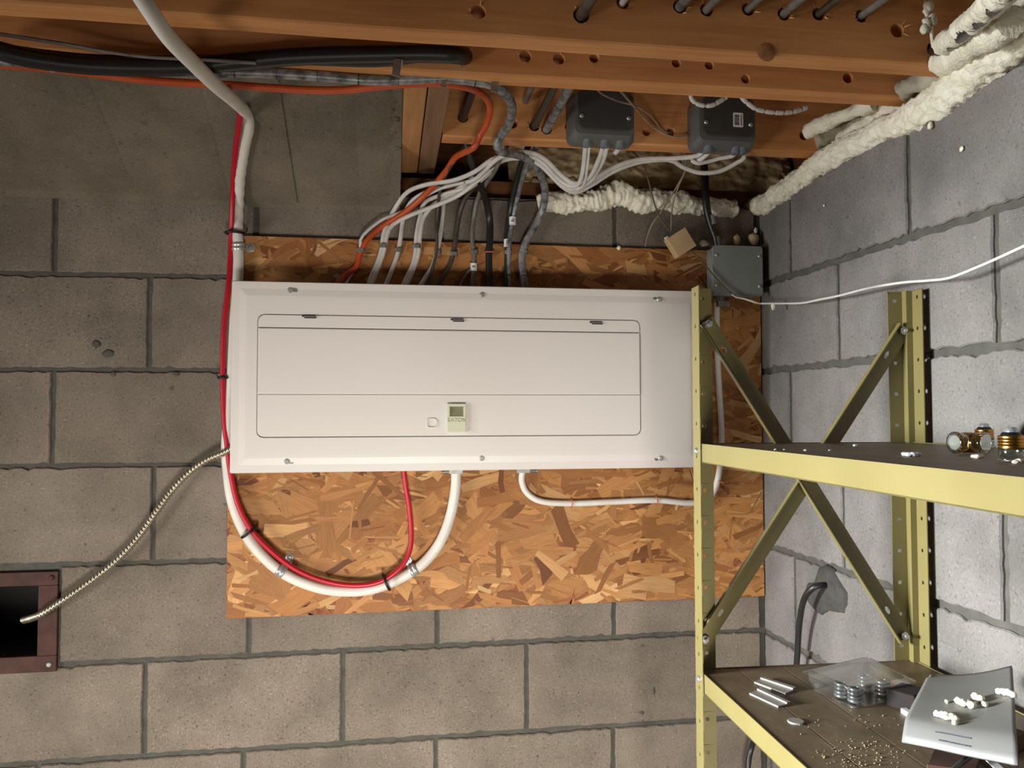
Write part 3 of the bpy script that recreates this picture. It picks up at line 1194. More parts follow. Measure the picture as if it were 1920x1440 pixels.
nm('white_twin_cable', 'white cable from the second panel staple to the left bushing of the left junction box',
   [(688, 545, ye), (694, 524, ye), (706, 496, yc), (715, 470, yc), (719, 440, -.022), (727, 418, -.022), (742, 388, -.03), (764, 360, -.06), (800, 346, -.10), (850, 338, -.13), (890, 322, -.16), (930, 296, -.18), (985, 291, -.19), (1016, 303, -.19), (1046, 334, -.19), (1070, 349, -.20), (1086, 343, -.21), (1093, 318, -.23), (1096, 290, -.26), (1098, 270, -.275)])
nm('white_twin_cable', 'white cable beside it ending in the same left bushing, slightly right',
   [(692, 545, ye), (700, 524, ye), (711, 496, yc), (720, 470, yc), (726, 440, -.022), (736, 422, -.022), (768, 404, -.03), (815, 386, -.05), (860, 366, -.08), (900, 335, -.13), (940, 302, -.16), (985, 297, -.17), (1014, 310, -.17), (1046, 341, -.17), (1072, 354, -.18), (1092, 348, -.20), (1100, 318, -.23), (1103, 290, -.26), (1105, 270, -.275)])
nm('white_twin_cable', 'white cable from the third panel staple to the middle bushing of the left junction box',
   [(718, 545, ye), (727, 526, ye), (737, 500, yc), (746, 474, yc), (752, 440, -.022), (756, 412, -.022), (770, 380, -.035), (800, 360, -.06), (850, 346, -.10), (890, 336, -.13), (935, 296, -.19), (985, 285, -.20), (1020, 297, -.205), (1052, 328, -.205), (1078, 344, -.205), (1105, 332, -.215), (1120, 305, -.24), (1128, 285, -.265), (1131, 270, -.275)])
nm('white_twin_cable', 'white cable from the fourth panel staple to the middle bushing, right of its neighbour',
   [(751, 545, ye), (760, 526, ye), (772, 500, yc), (779, 474, yc), (781, 440, -.022), (788, 405, -.022), (798, 378, -.035), (840, 362, -.06), (880, 350, -.10), (910, 318, -.15), (945, 291, -.18), (990, 287, -.19), (1022, 302, -.19), (1054, 336, -.19), (1078, 352, -.19), (1104, 342, -.20), (1126, 310, -.23), (1135, 288, -.265), (1138, 270, -.275)])
nm('white_twin_cable', 'white cable from the fourth staple far right to the labelled junction box, left bushing',
   [(755, 545, ye), (766, 526, ye), (777, 500, yc), (785, 474, yc), (788, 440, -.022), (796, 405, -.022), (822, 378, -.04), (870, 358, -.08), (905, 335, -.12), (950, 294, -.17), (990, 292, -.18), (1020, 308, -.18), (1054, 342, -.18), (1080, 356, -.18), (1106, 342, -.19), (1150, 314, -.20), (1200, 299, -.21), (1260, 297, -.22), (1298, 294, -.24), (1314, 288, -.25), (1324, 270, -.275)])
nm('white_twin_cable', 'white cable from the fifth staple drooping to the labelled junction box, right bushing',
   [(782, 545, ye), (794, 526, ye), (810, 500, yc), (819, 474, yc), (826, 440, -.022), (831, 400, -.022), (835, 372, -.03), (862, 352, -.08), (905, 322, -.14), (950, 299, -.165), (990, 298, -.17), (1020, 315, -.17), (1052, 348, -.17), (1078, 361, -.17), (1108, 348, -.18), (1150, 322, -.19), (1200, 304, -.20), (1255, 300, -.21), (1280, 313, -.20), (1312, 324, -.20), (1350, 321, -.21), (1382, 305, -.23), (1395, 295, -.25), (1390, 272, -.275)])
nm('white_twin_cable', 'thin white cable riding on the orange one at the first panel staple',
   [(640, 545, ye), (655, 520, yc), (668, 498, yc), (676, 472, yc - .004), (676, 450, -.03), (690, 432, -.03), (720, 410, -.03), (756, 396, -.03), (790, 372, -.05), (830, 352, -.09), (870, 342, -.12)], r=0.0034)
cable('white_twin_cable', 'short white stub hanging from the right bushing of the left junction box', [(1163, 268, -.275), (1161, 278, -.27), (1152, 288, -.262)], 0.0052, 'nm_white', 'cable', 'short white cable ends', sides=8)
cable('white_twin_cable', 'short white cable looping out of the left bushing of the labelled junction box', [(1332, 268, -.275), (1332, 282, -.27), (1318, 296, -.25), (1304, 302, -.235), (1296, 296, -.235)], 0.0046, 'nm_white', 'cable', 'short white cable ends', sides=8)
cable('white_twin_cable', 'short white cable bridging both bushings of the labelled junction box', [(1378, 268, -.275), (1380, 284, -.27), (1372, 293, -.26), (1352, 296, -.25), (1330, 302, -.24), (1308, 306, -.24), (1297, 300, -.24)], 0.0046, 'nm_white', 'cable', 'short white cable ends', sides=8)

nm('black_cable', 'heavy black cable dropping into the panel at the red staple', [(872, 236, -.190), (877, 280, -.185), (886, 310, -.16), (900, 345, -.10), (912, 378, -.05), (918, 410, -.022), (919, 440, -.022), (917, 475, YO - .009), (917, 510, YO - .009), (919, 550, ye)], 'black', 0.0078, 1.0)
nm('dark_green_cable', 'dark green cable dropping straight to the panel beside the heavy black one', [(1006, 240, -.190), (1000, 258, -.185), (990, 276, -.17), (978, 305, -.12), (967, 345, -.07), (959, 385, -.03), (954, 415, -.018), (951, 445, -.02), (951, 475, YO - .007), (950, 510, YO - .007), (950, 550, ye)], 'green', 0.0062, 1.0)
nm('printed_grey_cable', 'grey cable in front of the dark green one with dark printed ticks', [(1018, 240, -.190), (1012, 262, -.185), (1000, 285, -.18), (987, 315, -.13), (975, 352, -.08), (965, 395, -.035), (959, 425, -.022), (956, 445, -.03), (954, 470, YO - .014), (954, 510, YO - .010), (955, 550, ye)], 'silver_cable', 0.0052, 1.0)
nm('dark_grey_cable', 'dark brownish cable crossing the white bundle to the sixth staple', [(958, 240, -.190), (946, 280, -.185), (925, 306, -.16), (897, 340, -.10), (876, 366, -.05), (864, 392, -.025), (857, 425, -.018), (854, 452, -.02), (849, 478, yc), (842, 500, yc), (826, 526, ye), (812, 550, ye)], 'brown_cable', 0.0056, 1.0)
nm('pale_grey_cable', 'pale grey printed cable crossing down to the seventh staple', [(962, 238, -.188), (952, 268, -.185), (940, 292, -.18), (926, 322, -.14), (908, 348, -.09), (896, 372, -.045), (889, 405, -.020), (885, 440, -.02), (889, 475, yc), (888, 505, yc), (886, 550, ye)], 'grey_cable', 0.0054, 1.0)
nm('thin_dark_cable', 'thin dark cable in front of the fifth white cable', [(884, 246, -.190), (872, 272, -.185), (852, 300, -.19), (834, 332, -.12), (824, 362, -.06), (821, 395, -.03), (819, 430, -.03), (819, 470, YO - .014), (812, 500, YO - .014), (800, 550, ye)], 'brown_cable', 0.0036, 1.0)
nm('thin_white_lead', 'thin pale lead slanting to the panel left of the tagged grey cable', [(882, 505, yc - .004), (876, 512, yc), (868, 524, yc), (858, 545, ye)], 'grey_cable', 0.003, 1.0)


def staple(u, v, w, label, mat='zinc_dull', yy=None, h=0.0085, ang=0.0, group='staples over the panel cables', d=0.016):
    p = on_y(u, v, YO)
    rot = Matrix.Rotation(ang, 3, 'Y')
    mb = MB()
    poly = [(-w / 2, 0), (-w / 2, d * 0.75), (-w / 2 + w * .22, d), (w / 2 - w * .22, d), (w / 2, d * .75), (w / 2, 0), (w / 2 - .0012, 0), (w / 2 - .0012, d * .7), (w / 2 - w * .24, d - .0012), (-w / 2 + w * .24, d - .0012), (-w / 2 + .0012, d * .7), (-w / 2 + .0012, 0)]
    a, b = rot @ ux, rot @ uz
    mb.prism(poly, p - b * h / 2, a, YF, b, h)
    return tag(mb.build('cable_staple', mat), label, 'staple', group)


for u, v, w, lab in ((677, 471, .019, 'metal staple over the orange cable'), (718, 463, .017, 'metal staple over the leftmost pair of white cables'), (747, 471, .017, 'metal staple over the single white cable'), (781, 464, .018, 'metal staple over the second pair of white cables'),
                     (820.5, 475, .017, 'metal staple over the white cable with a thin dark one on it'), (851, 478, .017, 'metal staple over the brownish cable'), (889, 474.5, .017, 'metal staple over the pale grey cable above its paper tag'), (952, 475, .017, 'metal staple over the dark green cable'), (981, 474.5, .019, 'metal staple over the silver grey cable at the right end')):
    staple(u, v, w, lab)
staple(917, 475, .021, 'thin reddish staple over the heavy black cable', 'staple_red', h=0.0022, d=0.018)
staple(1070, 943.5, .019, 'reddish staple on the white branch cable, nearer the panel connector', 'staple_red', h=0.0024, ang=math.pi / 2, group='reddish staples on the white branch cable')
staple(1229, 938, .019, 'reddish staple on the white branch cable, just left of the yellow post', 'staple_red', h=0.0024, ang=math.pi / 2, group='reddish staples on the white branch cable')
staple(1347, 903, .019, 'reddish staple on the white branch cable, right of the yellow post', 'staple_red', h=0.0024, ang=0.25, group='reddish staples on the white branch cable')


def paper_tag(u, v, y, txt, label, ang=1.45):
    p = on_y(u, v, y)
    mb = MB()
    r = 0.0078
    mb.cyl(p - uz * .0085, p + uz * .0085, r, 12)
    o = tag(mb.build('paper_tag', 'tag'), label, 'tag', 'paper tags on the panel cables')
    a = V((math.cos(ang), 0, math.sin(ang)))
    lettering(txt, 0.010, p + YF * (r + .0003), a, V((-a.z, 0, a.x)), 'ink', o, 'handwriting', 0.0002)


paper_tag(961, 414, -.032, 'Br', 'white paper tag on the printed grey cable, highest of three')
paper_tag(951, 456, YO - .010, 'SPR', 'white paper tag on the dark green cable just above its staple')
paper_tag(888, 501, yc - .001, '8', 'white paper tag on the pale grey cable below its staple')


# --- pipe straps, ties, connectors
def strap(u, v, y, dirv, r, tabdir, label):
    """Two-ridged metal strap round a cable with a screwed tab."""
    p = on_y(u, v, y)
    t = V(dirv).normalized()
    s = V(tabdir).normalized()
    th = thing('pipe_strap', label, 'strap', p, 'metal straps on the thick white cable')
    mb = MB()
    prof = []
    for k in range(13):
        w = -0.0085 + 0.017 * k / 12
        prof.append((w, r + 0.0012 + 0.0016 * abs(math.sin(k / 12 * math.pi * 2))))
    rings = []
    for k in range(13):
        w, rr = prof[k]
        ring = []
        for j in range(15):
            a = math.radians(-95 + 190 * j / 14)
            ring.append(p + t * w + YF * math.cos(a) * rr + s * math.sin(a) * rr)
        rings.append(ring)
    mb.rings(rings, True, False, False, False)
    mb.build('saddle', 'zinc', th)
    mb = MB()
    mb.prism(rrect(0.020, 0.016, 0.006, 4), V((p.x, YO, p.z)) + s * (r + 0.011), s, t, YF, 0.0018, 0.0005)
    mb.build('tab', 'zinc', th)
    screw(th, V((p.x, YO - .0018, p.z)) + s * (r + 0.012), YF, 0.0055, 'zinc', 'screw')


strap(447, 463, yw - .003, (0, 0, 1), RW, (1, 0, 0.05), 'ridged metal strap on the white cable above the panel corner')
strap(527, 1071, yw, (0.75, 0, -0.55), RW, (0.55, 0, 0.75), 'ridged metal strap at the lower left of the white cable loop')
strap(775, 1069, yw, (0.82, 0, 0.5), RW, (-0.5, 0, 0.82), 'ridged metal strap at the lower right of the white cable loop')


def tie(u, v, y, dirv, rx_, ry_, label, tail=None):
    p = on_y(u, v, y)
    t = V(dirv).normalized()
    s = t.cross(YF).normalized()
    mb = MB()
    pts = [p + s * math.cos(a) * rx_ + YF * math.sin(a) * ry_ for a in [2 * math.pi * i / 24 for i in range(25)]]
    mb.tube(pts, 0.0030, 8)
    if tail:
        q = p + s * rx_ * (1 if tail > 0 else -1)
        mb.box(q + YF * 0.004, (0.006, 0.005, 0.005))
        mb.tube([q, q + s * 0.006 * tail + uz * 0.005, q + s * 0.007 * tail + uz * .013], 0.0014, 5)
    tag(mb.build('cable_tie', 'tie'), label, 'cable tie', 'black cable ties on the red cable')


tie(440, 437, yw - .008, (0.02, 0, 1), 0.0185, 0.015, 'black cable tie round red and white cables above the board', 1)
tie(419, 708, yr, (0, 0, 1), 0.0085, 0.009, 'black cable tie round the red cable beside the panel edge', -1)
tie(468, 998, yw - .008, (-0.55, 0, 0.8), 0.0185, 0.017, 'black cable tie at the left of the lower cable loop')
tie(724, 1091, yw - .008, (0.9, 0, 0.42), 0.0185, 0.017, 'black cable tie at the right of the lower cable loop')


def connector(u, v, label, sx):
    p = on_y(u, v, -0.045)
    th = thing('cable_connector', label, 'connector', p, 'cable connectors under the panel')
    mb = MB()
    mb.cyl(V((p.x, -0.036, pz0 + .022)), V((p.x, -0.036, pz0 - .004)), 0.0125, 16)
    mb.box((p.x, -0.040, pz0 - .006), (0.030, 0.020, 0.010))
    mb.build('body', 'zinc', th, 0.001)
    mb = MB()
    mb.cyl(V((p.x + sx * .013, -0.046, pz0 - .0065)), V((p.x + sx * .030, -0.046, pz0 - .0065)), 0.0026, 10)
    mb.cyl(V((p.x + sx * .028, -0.046, pz0 - .0065)), V((p.x + sx * .032, -0.046, pz0 - .0065)), 0.0045, 12)
    mb.build('clamp_screw', 'zinc_dull', th)


connector(855, 884, 'metal connector where the thick white cable enters the panel bottom', -1)
connector(981, 884, 'metal connector where the white branch cable enters the panel bottom', 1)
p = on_y(640, 521, YO - .012)
th = thing('cable_connector', 'small metal connector where the orange cable reaches the panel top', 'connector', p)
mb = MB()
mb.cyl(p + V((-.012, 0, .004)), p + V((.004, 0, -.008)), 0.007, 12)
mb.cyl(p + V((-.016, -.004, .0)), p + V((-.010, -.004, .004)), 0.0035, 10)
mb.build('body', 'zinc_dull', th)

# board screws
for i, (u, v, lab) in enumerate(((543, 1046, 'bright washer-headed screw in the strand board inside the cable loop'),)):
    p = on_y(u, v, YO)
    th = thing('board_screw', lab, 'screw', p)
    mb = MB()
    mb.lathe(p, YF, [(0, .0095), (.0015, .009), (.002, .006)], 18)
    mb.build('washer', 'zinc', th)
    screw(th, p + YF * .002, YF, .006)

# --- conduit straps on the second joist
def joist_strap(u, v, y, label, w=0.012, h=0.026):
    p = on_y(u, v, y)
    mb = MB()
    mb.box(p, (w, 0.0022, h), Matrix.Rotation(0.12, 3, 'Y'))
    mb.box(p + V((0.003, 0.012, h / 2)), (w, 0.026, 0.0022))
    tag(mb.build('cable_strap', 'zinc_dull'), label, 'strap', 'small metal straps on the second joist')


joist_strap(744, 127, -0.578, 'small metal strap over the black cable on the second joist')
joist_strap(928, 158, -0.520, 'small metal strap over the silver grey cable at its bend')
joist_strap(832, 157, -0.520, 'small metal strap over the orange cable near the trimmer', 0.008, 0.012)
for u, v, lab in ((100, 101, 'small bright staple over the black cables at upper left'), (99, 132, 'small bright staple under the black cables at upper left')):
    p = on_y(u, v, -0.59 if v < 110 else -0.57)
    mb = MB()
    mb.cyl(p + V((-.004, 0, 0)), p + V((.004, 0, -.001)), .0022, 8)
    mb.cyl(p, p + V((0, .012, .004)), .0015, 8)
    tag(mb.build('wire_staple', 'zinc'), lab, 'staple', 'bright staples at upper left')
p = on_y(942, 276, -0.275)
mb = MB()
mb.box(p, (0.006, 0.01, 0.005))
mb.tube([p, p + V((-.008, 0, .006)), p + V((-.012, .01, .014))], .0016, 6)
tag(mb.build('wire_staple', 'zinc'), 'bright staple under the short joist holding the silver grey cable', 'staple')

# --- cables passing through the joists, one run per hole
runs = 'cables passing through joist holes'
for (u, v, r, mat, far, lab) in ((1090, 28, .0085, 'brown_cable', -1.15, 'dark cable through the near joist, leftmost of its row'), (1168, 4, .005, 'nm_white', -1.1, 'thin pale cable through the near joist at the top edge'),
                                 (1275, 12, .0075, 'silver_cable', -1.15, 'grey printed cable through the near joist, first of the close-set row'), (1325, 18, .0065, 'grey_cable', -1.15, 'grey cable through the near joist, second of the close-set row'),
                                 (1403, 17, .006, 'grey_cable', -1.15, 'grey cable through the near joist, third of the close-set row'), (1470, 26, .0065, 'grey_cable', -1.15, 'grey cable through the near joist, fourth of the close-set row'),
                                 (1535, 26, .006, 'brown_cable', -1.15, 'darker cable through the near joist, fifth of the close-set row'), (1615, 30, .006, 'grey_cable', -1.15, 'grey cable through the near joist, rightmost of its row')):
    yj = joist_y(1, -0.4)
    a = on_y(u, v, yj)
    pts = [V((a.x, yj + 0.05, a.z)), V((a.x, yj, a.z)), V((a.x + .004, yj - .15, a.z - .004)), V((a.x, far, a.z))]
    cable('through_cable', lab, None, r, mat, 'cable', runs, raw=pts, step=0.02)
for (u, v, r, mat, lab) in ((868, 220, .009, 'black', 'black cable through the short joist beside the trimmer'), (1002, 236, .0075, 'brown_cable', 'dark cable through the short joist, left of the first junction box'), (1025, 242, .0085, 'silver_cable', 'grey printed cable through the short joist next to the first junction box'), (985, 190, .006, 'grey_cable', 'grey cable high behind the second joist')):
    yj = joist_y(3, -0.5)
    a = on_y(u, v, yj)
    up = 0.012 if u != 868 else 0.0
    pts = [V((a.x, yj + 0.08, a.z)), V((a.x, yj, a.z)), V((a.x + .003, yj - .10, a.z + up * .5)), V((a.x + .006, -0.508, a.z + up))]
    cable('through_cable', lab, None, r, mat, 'cable', runs, raw=pts, step=0.02)

# wood splinters left by the drill
mb = MB()
rnd = random.Random(5)
for which, hl in ((1, h1), (2, h2[:4]), (3, h3[:4])):
    for (u, v, r) in hl:
        c = on_y(u, v, joist_y(which, -0.5))
        c.y = joist_y(which, c.x)
        for k in range(5):
            a = rnd.uniform(0, 6.28)
            q = c + V((math.cos(a), 0, math.sin(a))) * r * 1.0
            d = V((math.cos(a) * rnd.uniform(.2, 1), -rnd.uniform(.2, .8), math.sin(a) * rnd.uniform(.2, 1))).normalized()
            e = V((rnd.uniform(-1, 1), .2, rnd.uniform(-1, 1))).normalized()
            L = rnd.uniform(.004, .013)
            mb.add([q - e * .0012, q + e * .0012, q + d * L], [(0, 1, 2)])
            mb.add([q - e * .0012 + YF * .0006, q + e * .0012 + YF * .0006, q + d * L], [(2, 1, 0)])
o = tag(mb.build('splinters', simple('pale_splinter', (214, 164, 112), .8)), 'pale wood splinters round the drilled joist holes', 'splinters', None, 'stuff')

# ================================================================== JUNCTION BOXES ON THE SHORT JOIST
def pvc_box(u0, v0, u1, v1, label, nb, xs, sticker):
    yj = joist_y(3, -0.35) - 0.002
    yf = yj - 0.052
    a, b = on_y(u0, v0, yf), on_y(u1, v1, yf)
    w, h = b.x - a.x, a.z - b.z
    c = V(((a.x + b.x) / 2, yj, (a.z + b.z) / 2))
    th = thing('junction_box', label, 'junction box', (c.x, yj, b.z), 'grey plastic junction boxes')
    mb = MB()
    pr = rrect(w * 1.10, h * 1.0, 0.014, 5)
    pf = rrect(w * 0.98, h * 0.86, 0.011, 5, 0, h * .05)
    r0 = [c + ux * p[0] + uz * p[1] for p in pr]
    r1 = [c + ux * p[0] + uz * p[1] + YF * 0.022 for p in pr]
    r2 = [c + ux * p[0] + uz * p[1] + YF * 0.046 for p in pf]
    mb.rings([r0, r1, r2], False)
    mb.build('body', 'pvc_box', th, 0.0015)
    mb = MB()
    lc_ = c + uz * h * 0.10
    mb.prism(rrect(w * 0.86, h * 0.80, 0.010, 5), lc_ + YF * 0.046, ux, uz, YF, 0.005, 0.0012)
    lid = mb.build('lid', 'pvc_lid', th)
    for s in (-1, 1):
        screw(th, lc_ + ux * s * w * 0.39 - uz * h * .14 + YF * .051, YF, .0048, 'steel', 'lid_screw')
    for x in xs:
        q = V((x, yj - 0.024, b.z + h * 0.02))
        mb = MB()
        mb.lathe(q + uz * .012, (0, 0, -1), [(0, .0105), (.010, .0105), (.011, .0088), (.021, .0082), (.021, .006)], 16)
        mb.build('bushing', 'pvc_bush', th)
    if sticker:
        mb = MB()
        sc = lc_ + ux * w * 0.17 - uz * h * 0.06 + YF * .0511
        mb.prism(rrect(.021, .029, .002, 3), sc, ux, uz, YF, .0004)
        st = mb.build('sticker', 'tag', lid)
        mb = MB()
        rr = random.Random(3)
        z = -.0105
        while z < .0105:
            t = rr.choice((.0006, .0010, .0014))
            mb.box(sc + YF * .0006 + V((-.003, 0, z)), (.010, .0003, t))
            z += t + rr.choice((.0006, .0009))
        for k in range(9):
            mb.box(sc + YF * .0006 + V((.0066, 0, -.010 + k * .0024)), (.0030, .0003, .0014))
        mb.build('barcode', 'ink', lid)
    return th


pvc_box(1078, 166, 1192, 264, 'dark grey plastic junction box with plain lid on the short joist, left of two', 3, [on_y(u, 262, -.29).x for u in (1101, 1134, 1163)], False)
pvc_box(1312, 178, 1420, 276, 'dark grey plastic junction box with barcode sticker on the short joist', 3, [on_y(u, 274, -.29).x for u in (1328, 1380, 1392)], True)

# ================================================================== GREY METAL BOX ON THE BOARD
yf = -0.062
a, b = on_y(1336, 459, yf), on_y(1431, 556, yf)
w, h = b.x - a.x, a.z - b.z
c = V(((a.x + b.x) / 2, YO, (a.z + b.z) / 2))
th = thing('metal_junction_box', 'square grey metal junction box on the board in the room corner', 'junction box', (c.x, YO, b.z))
mb = MB()
mb.box(c + YF * .022, (w * .94, .043, h * .94))
mb.build('box', 'box_grey', th, .003)
mb = MB()
mb.prism(rrect(w, h, .008, 5), c + YF * .044, ux, uz, YF, .004, .001)
mb.build('lid', 'box_grey', th)
for sx in (-1, 1):
    for sz in (-1, 1):
        screw(th, c + ux * sx * w * .43 + uz * (sz * h * .30) + YF * .048, YF, .0042, 'zinc', 'lid_screw')
mb = MB()
mb.cyl(V((on_y(1347, 560, y2).x, -.03, b.z + .006)), V((on_y(1347, 560, y2).x, -.03, b.z - .012)), .012, 14)
mb.box((on_y(1350, 560, y2).x, -.034, b.z - .016), (.028, .022, .012))
mb.build('connector', 'zinc_dull', th)
bp_ = [on_y(1320, 310, -.02), on_y(1322, 338, -.03), on_y(1323, 365, -.045), on_y(1326, 395, -.045), on_y(1334, 425, -.04), on_y(1342, 446, -.038), on_y(1345, 466, -.036)]
cable('black_sleeved_cable', 'short thick black cable with a white band entering the square metal box', None, .0090, 'black', 'cable', raw=bp_, sides=14)
mb = MB()
pp = spline([on_y(1331.5, 404, -.0435), on_y(1334, 414, -.042), on_y(1335.5, 421, -.041)], .003)
mb.tube(pp, .0096, 14)
mb.build('white_band', 'blank', D.objects['black_sleeved_cable'])
mb = MB()
mb.cyl(on_y(1343, 443, -.038), on_y(1346, 462, -.036), .0098, 14)
mb.build('end_sleeve', 'grey_cable', D.objects['black_sleeved_cable'])

# ================================================================== BEIGE RELAY BOX AND BELL WIRES
c = on_y(1275, 456, -.045)
ang = math.radians(33)
ra = Matrix.Rotation(-ang, 3, 'Y')
th = thing('bell_transformer', 'small beige box hanging tilted from thin wires above the panel', 'box', c)
mb = MB()
mb.prism(rrect(.052, .050, .001, 2), c - YF * .012, ra @ ux, ra @ uz, YF, .024, .0008)
mb.build('case', 'beige', th)
mb = MB()
mb.box(c + ra @ V((-.020, .004, .027)), (.007, .008, .006), ra)
mb.build('terminal', 'tag', th)
wires = 'thin bell wires'
cable('bell_wire', 'thin brown wire from the joist bay down to the tilted beige box, left one', [(1165, 268, -.20), (1200, 298, -.12), (1212, 325, -.07), (1228, 385, -.05), (1240, 412, -.05), (1257, 436, -.045)], .0019, 'bell_dark', 'wire', wires, sides=6)
cable('bell_wire', 'thin pale wire ending at the top edge of the board left of the beige box', [(1278, 296, -.14), (1284, 320, -.10), (1270, 348, -.07), (1252, 378, -.055), (1238, 400, -.05), (1222, 422, -.03), (1213, 445, -.02), (1210, 462, -.022)], .0018, 'bell_wire', 'wire', wires, sides=6)
cable('bell_wire', 'thin pale wire dropping straight to the top corner of the beige box', [(1286, 300, -.14), (1284, 322, -.10), (1272, 350, -.07), (1263, 378, -.05), (1259, 405, -.045), (1258, 434, -.045)], .0018, 'bell_wire', 'wire', wires, sides=6)
cable('bell_wire', 'thin brown wire looping across the short joist into its holes, upper one', [(1120, 168, -.50), (1132, 178, -.42), (1160, 190, -.36), (1195, 200, -.33), (1222, 220, -.30), (1240, 242, -.275), (1258, 250, -.25)], .0019, 'bell_wire', 'wire', wires, sides=6)
cable('bell_wire', 'thin pale wire looping across the short joist into its holes, lower one', [(1160, 168, -.50), (1170, 178, -.44), (1196, 208, -.34), (1222, 236, -.29), (1250, 253, -.28), (1275, 257, -.275), (1292, 252, -.268), (1298, 246, -.24)], .0021, 'bell_wire', 'wire', wires, sides=6)
cd = [on_y(1372, 551, -.072), on_y(1380, 557, -.073), on_y(1395, 560, -.075), on_y(1420, 568, -.09)]
cd += [on_x(1430, 569, -.035), on_x(1470, 569, -.035), on_x(1505, 568, -.035), on_x(1540, 561, -.04), on_x(1575, 554, -.045), on_x(1630, 540, -.05), on_x(1690, 530, -.05), on_x(1740, 526, -.05), on_x(1780, 521, -.05), on_x(1830, 502, -.045), on_x(1880, 480, -.045), on_x(1930, 457, -.045), on_x(2060, 400, -.04)]
cable('low_voltage_wire', 'thin white wire from the square metal box strung along the right wall', None, .0023, 'cord_white', 'wire', raw=cd, sides=8)
cable('bell_wire', 'thin brown wire in front of the square grey metal box', [(1290, 468, -.052), (1306, 480, -.062), (1324, 500, -.068), (1346, 526, -.070), (1366, 546, -.072), (1380, 555, -.074)], .0016, 'bell_dark', 'wire', wires, sides=6)
# white wrapped cable tail below the second joist
segs = [(1296, 184), (1301, 190), (1310, 196), (1322, 199), (1334, 199)]
wr = 'white wrapped cable ends under the second joist'


def beads(pts, r, yv, label):
    P = spline([on_y(u, v, yv) for u, v in pts], .002)
    mb = MB()
    mb.tube(P, r, 10, 1.0, lambda s, a, p, d: r * (0.62 if (s % 0.0185) < 0.0022 else 1.0))
    tag(mb.build('wrapped_cable', 'nm_white'), label, 'cable', wr)


beads([(1294, 176), (1299, 188), (1309, 195), (1322, 198), (1336, 197), (1350, 190), (1362, 182)], .0042, -.47, 'white wrapped cable loop peeking under the second joist, left')
beads([(1388, 178), (1396, 188), (1408, 198), (1420, 205), (1438, 209), (1456, 211), (1474, 211), (1494, 208), (1512, 202)], .0046, -.44, 'white wrapped cable trailing right above the labelled junction box')

# ================================================================== SPRAY FOAM
def foam_tube(name, label, P, rf, mat, amp=.30, ripple=.10, sides=26, step=.004, flat=1.0, parent=None, seed=0.0, group='spray foam beads'):
    mb = MB()

    def rr(s, a, p, d):
        r0 = rf(s)
        q = p + d * r0 + V((seed, seed * .7, 0))
        n = noise.noise(q * 20)
        n2 = noise.noise(q * 55)
        n3 = noise.noise(q * 125)
        n4 = 1 - 2 * abs(noise.noise(q * 80))
        rp_ = math.sin(s * 2 * math.pi / .012 + 5 * noise.noise(q * 24)) * max(0, noise.noise(p * 9 + V((0, seed, 0))) + .45)
        return r0 * (1 + amp * 1.1 * n + amp * .55 * n2 + amp * .48 * n3 + amp * .40 * n4 + ripple * rp_)
    mb.tube(spline(P, step), 1.0, sides, flat, rr)
    o = mb.build(name, mat, parent)
    if parent is None:
        tag(o, label, 'spray foam', group)
    return o


foam_tube('foam_bead', 'cream spray foam bead along the top of the back wall', [on_y(1008, 384, -.005), on_y(1030, 380, -.010), on_y(1075, 381, -.012), on_y(1120, 376, -.012), on_y(1165, 368, -.014), on_y(1205, 374, -.013), on_y(1250, 378, -.012), on_y(1300, 384, -.012), on_y(1345, 388, -.010), on_y(1378, 390, -.004)], lambda s: .0215 + .003 * math.sin(s * 9), 'foam', .42, .07, sides=36, step=.003, seed=1)
fr = [on_x(1400, 389, .004), on_x(1440, 379, .002), on_x(1515, 325, .004), on_x(1590, 279, .006), on_x(1640, 253, .006), on_x(1690, 230, .006), on_x(1740, 203, .006), on_x(1800, 159, .008), on_x(1860, 112, .010), on_x(1920, 64, .010), on_x(2010, 0, .008), on_x(2150, -95, .010)]
foam_tube('foam_bead', 'broad cream spray foam band along the top of the right wall', fr, lambda s: .021 + .003 * min(1, s / .3) + .014 * max(0, min(1, (s - .62) / .2)) + .001 * math.sin(s * 9), 'foam', .26, .02, sides=56, step=.003, seed=4)
foam_tube('foam_bead', 'second rib of spray foam above the broad band on the right', [on_x(1560, 272, .040), on_x(1620, 236, .044), on_x(1680, 204, .048), on_x(1730, 176, .048), on_x(1790, 128, .044), on_x(1850, 80, .036), on_x(1930, 22, .030), on_x(2040, -58, .02)], lambda s: .020, 'foam', .34, .06, sides=24, seed=9)
# foam over conduits reaching into the bays
foam_tube('foam_bead', 'foam covered pipe stub reaching out behind the short joist end', [on_y(1512, 248, -.30), on_y(1535, 236, -.33), on_y(1570, 222, -.37), on_y(1610, 206, -.42), on_y(1640, 195, -.45)], lambda s: .0125, 'foam', .34, .06, sides=26, seed=12)
foam_tube('foam_bead', 'ribbed foam plug at the end of the second joist', [on_y(1690, 172, -.56), on_y(1710, 160, -.58), on_y(1740, 152, -.60), on_y(1768, 140, -.62)], lambda s: .0165, 'foam_grey', .34, .2, sides=18, seed=15)
foam_tube('foam_bead', 'round foam plug beyond the end of the near joist', [on_y(1768, 116, -.69), on_y(1785, 108, -.72), on_y(1812, 92, -.76), on_y(1850, 68, -.82), on_y(1900, 40, -.88)], lambda s: .0185, 'foam', .30, .22, sides=20, seed=18)
foam_tube('foam_bead', 'dusty foam crust behind the foam covered pipe stub', [on_y(1528, 262, -.27), on_y(1560, 250, -.29), on_y(1600, 236, -.31), on_y(1650, 214, -.34)], lambda s: .0200, 'foam_grey', .45, .06, sides=26, seed=21)
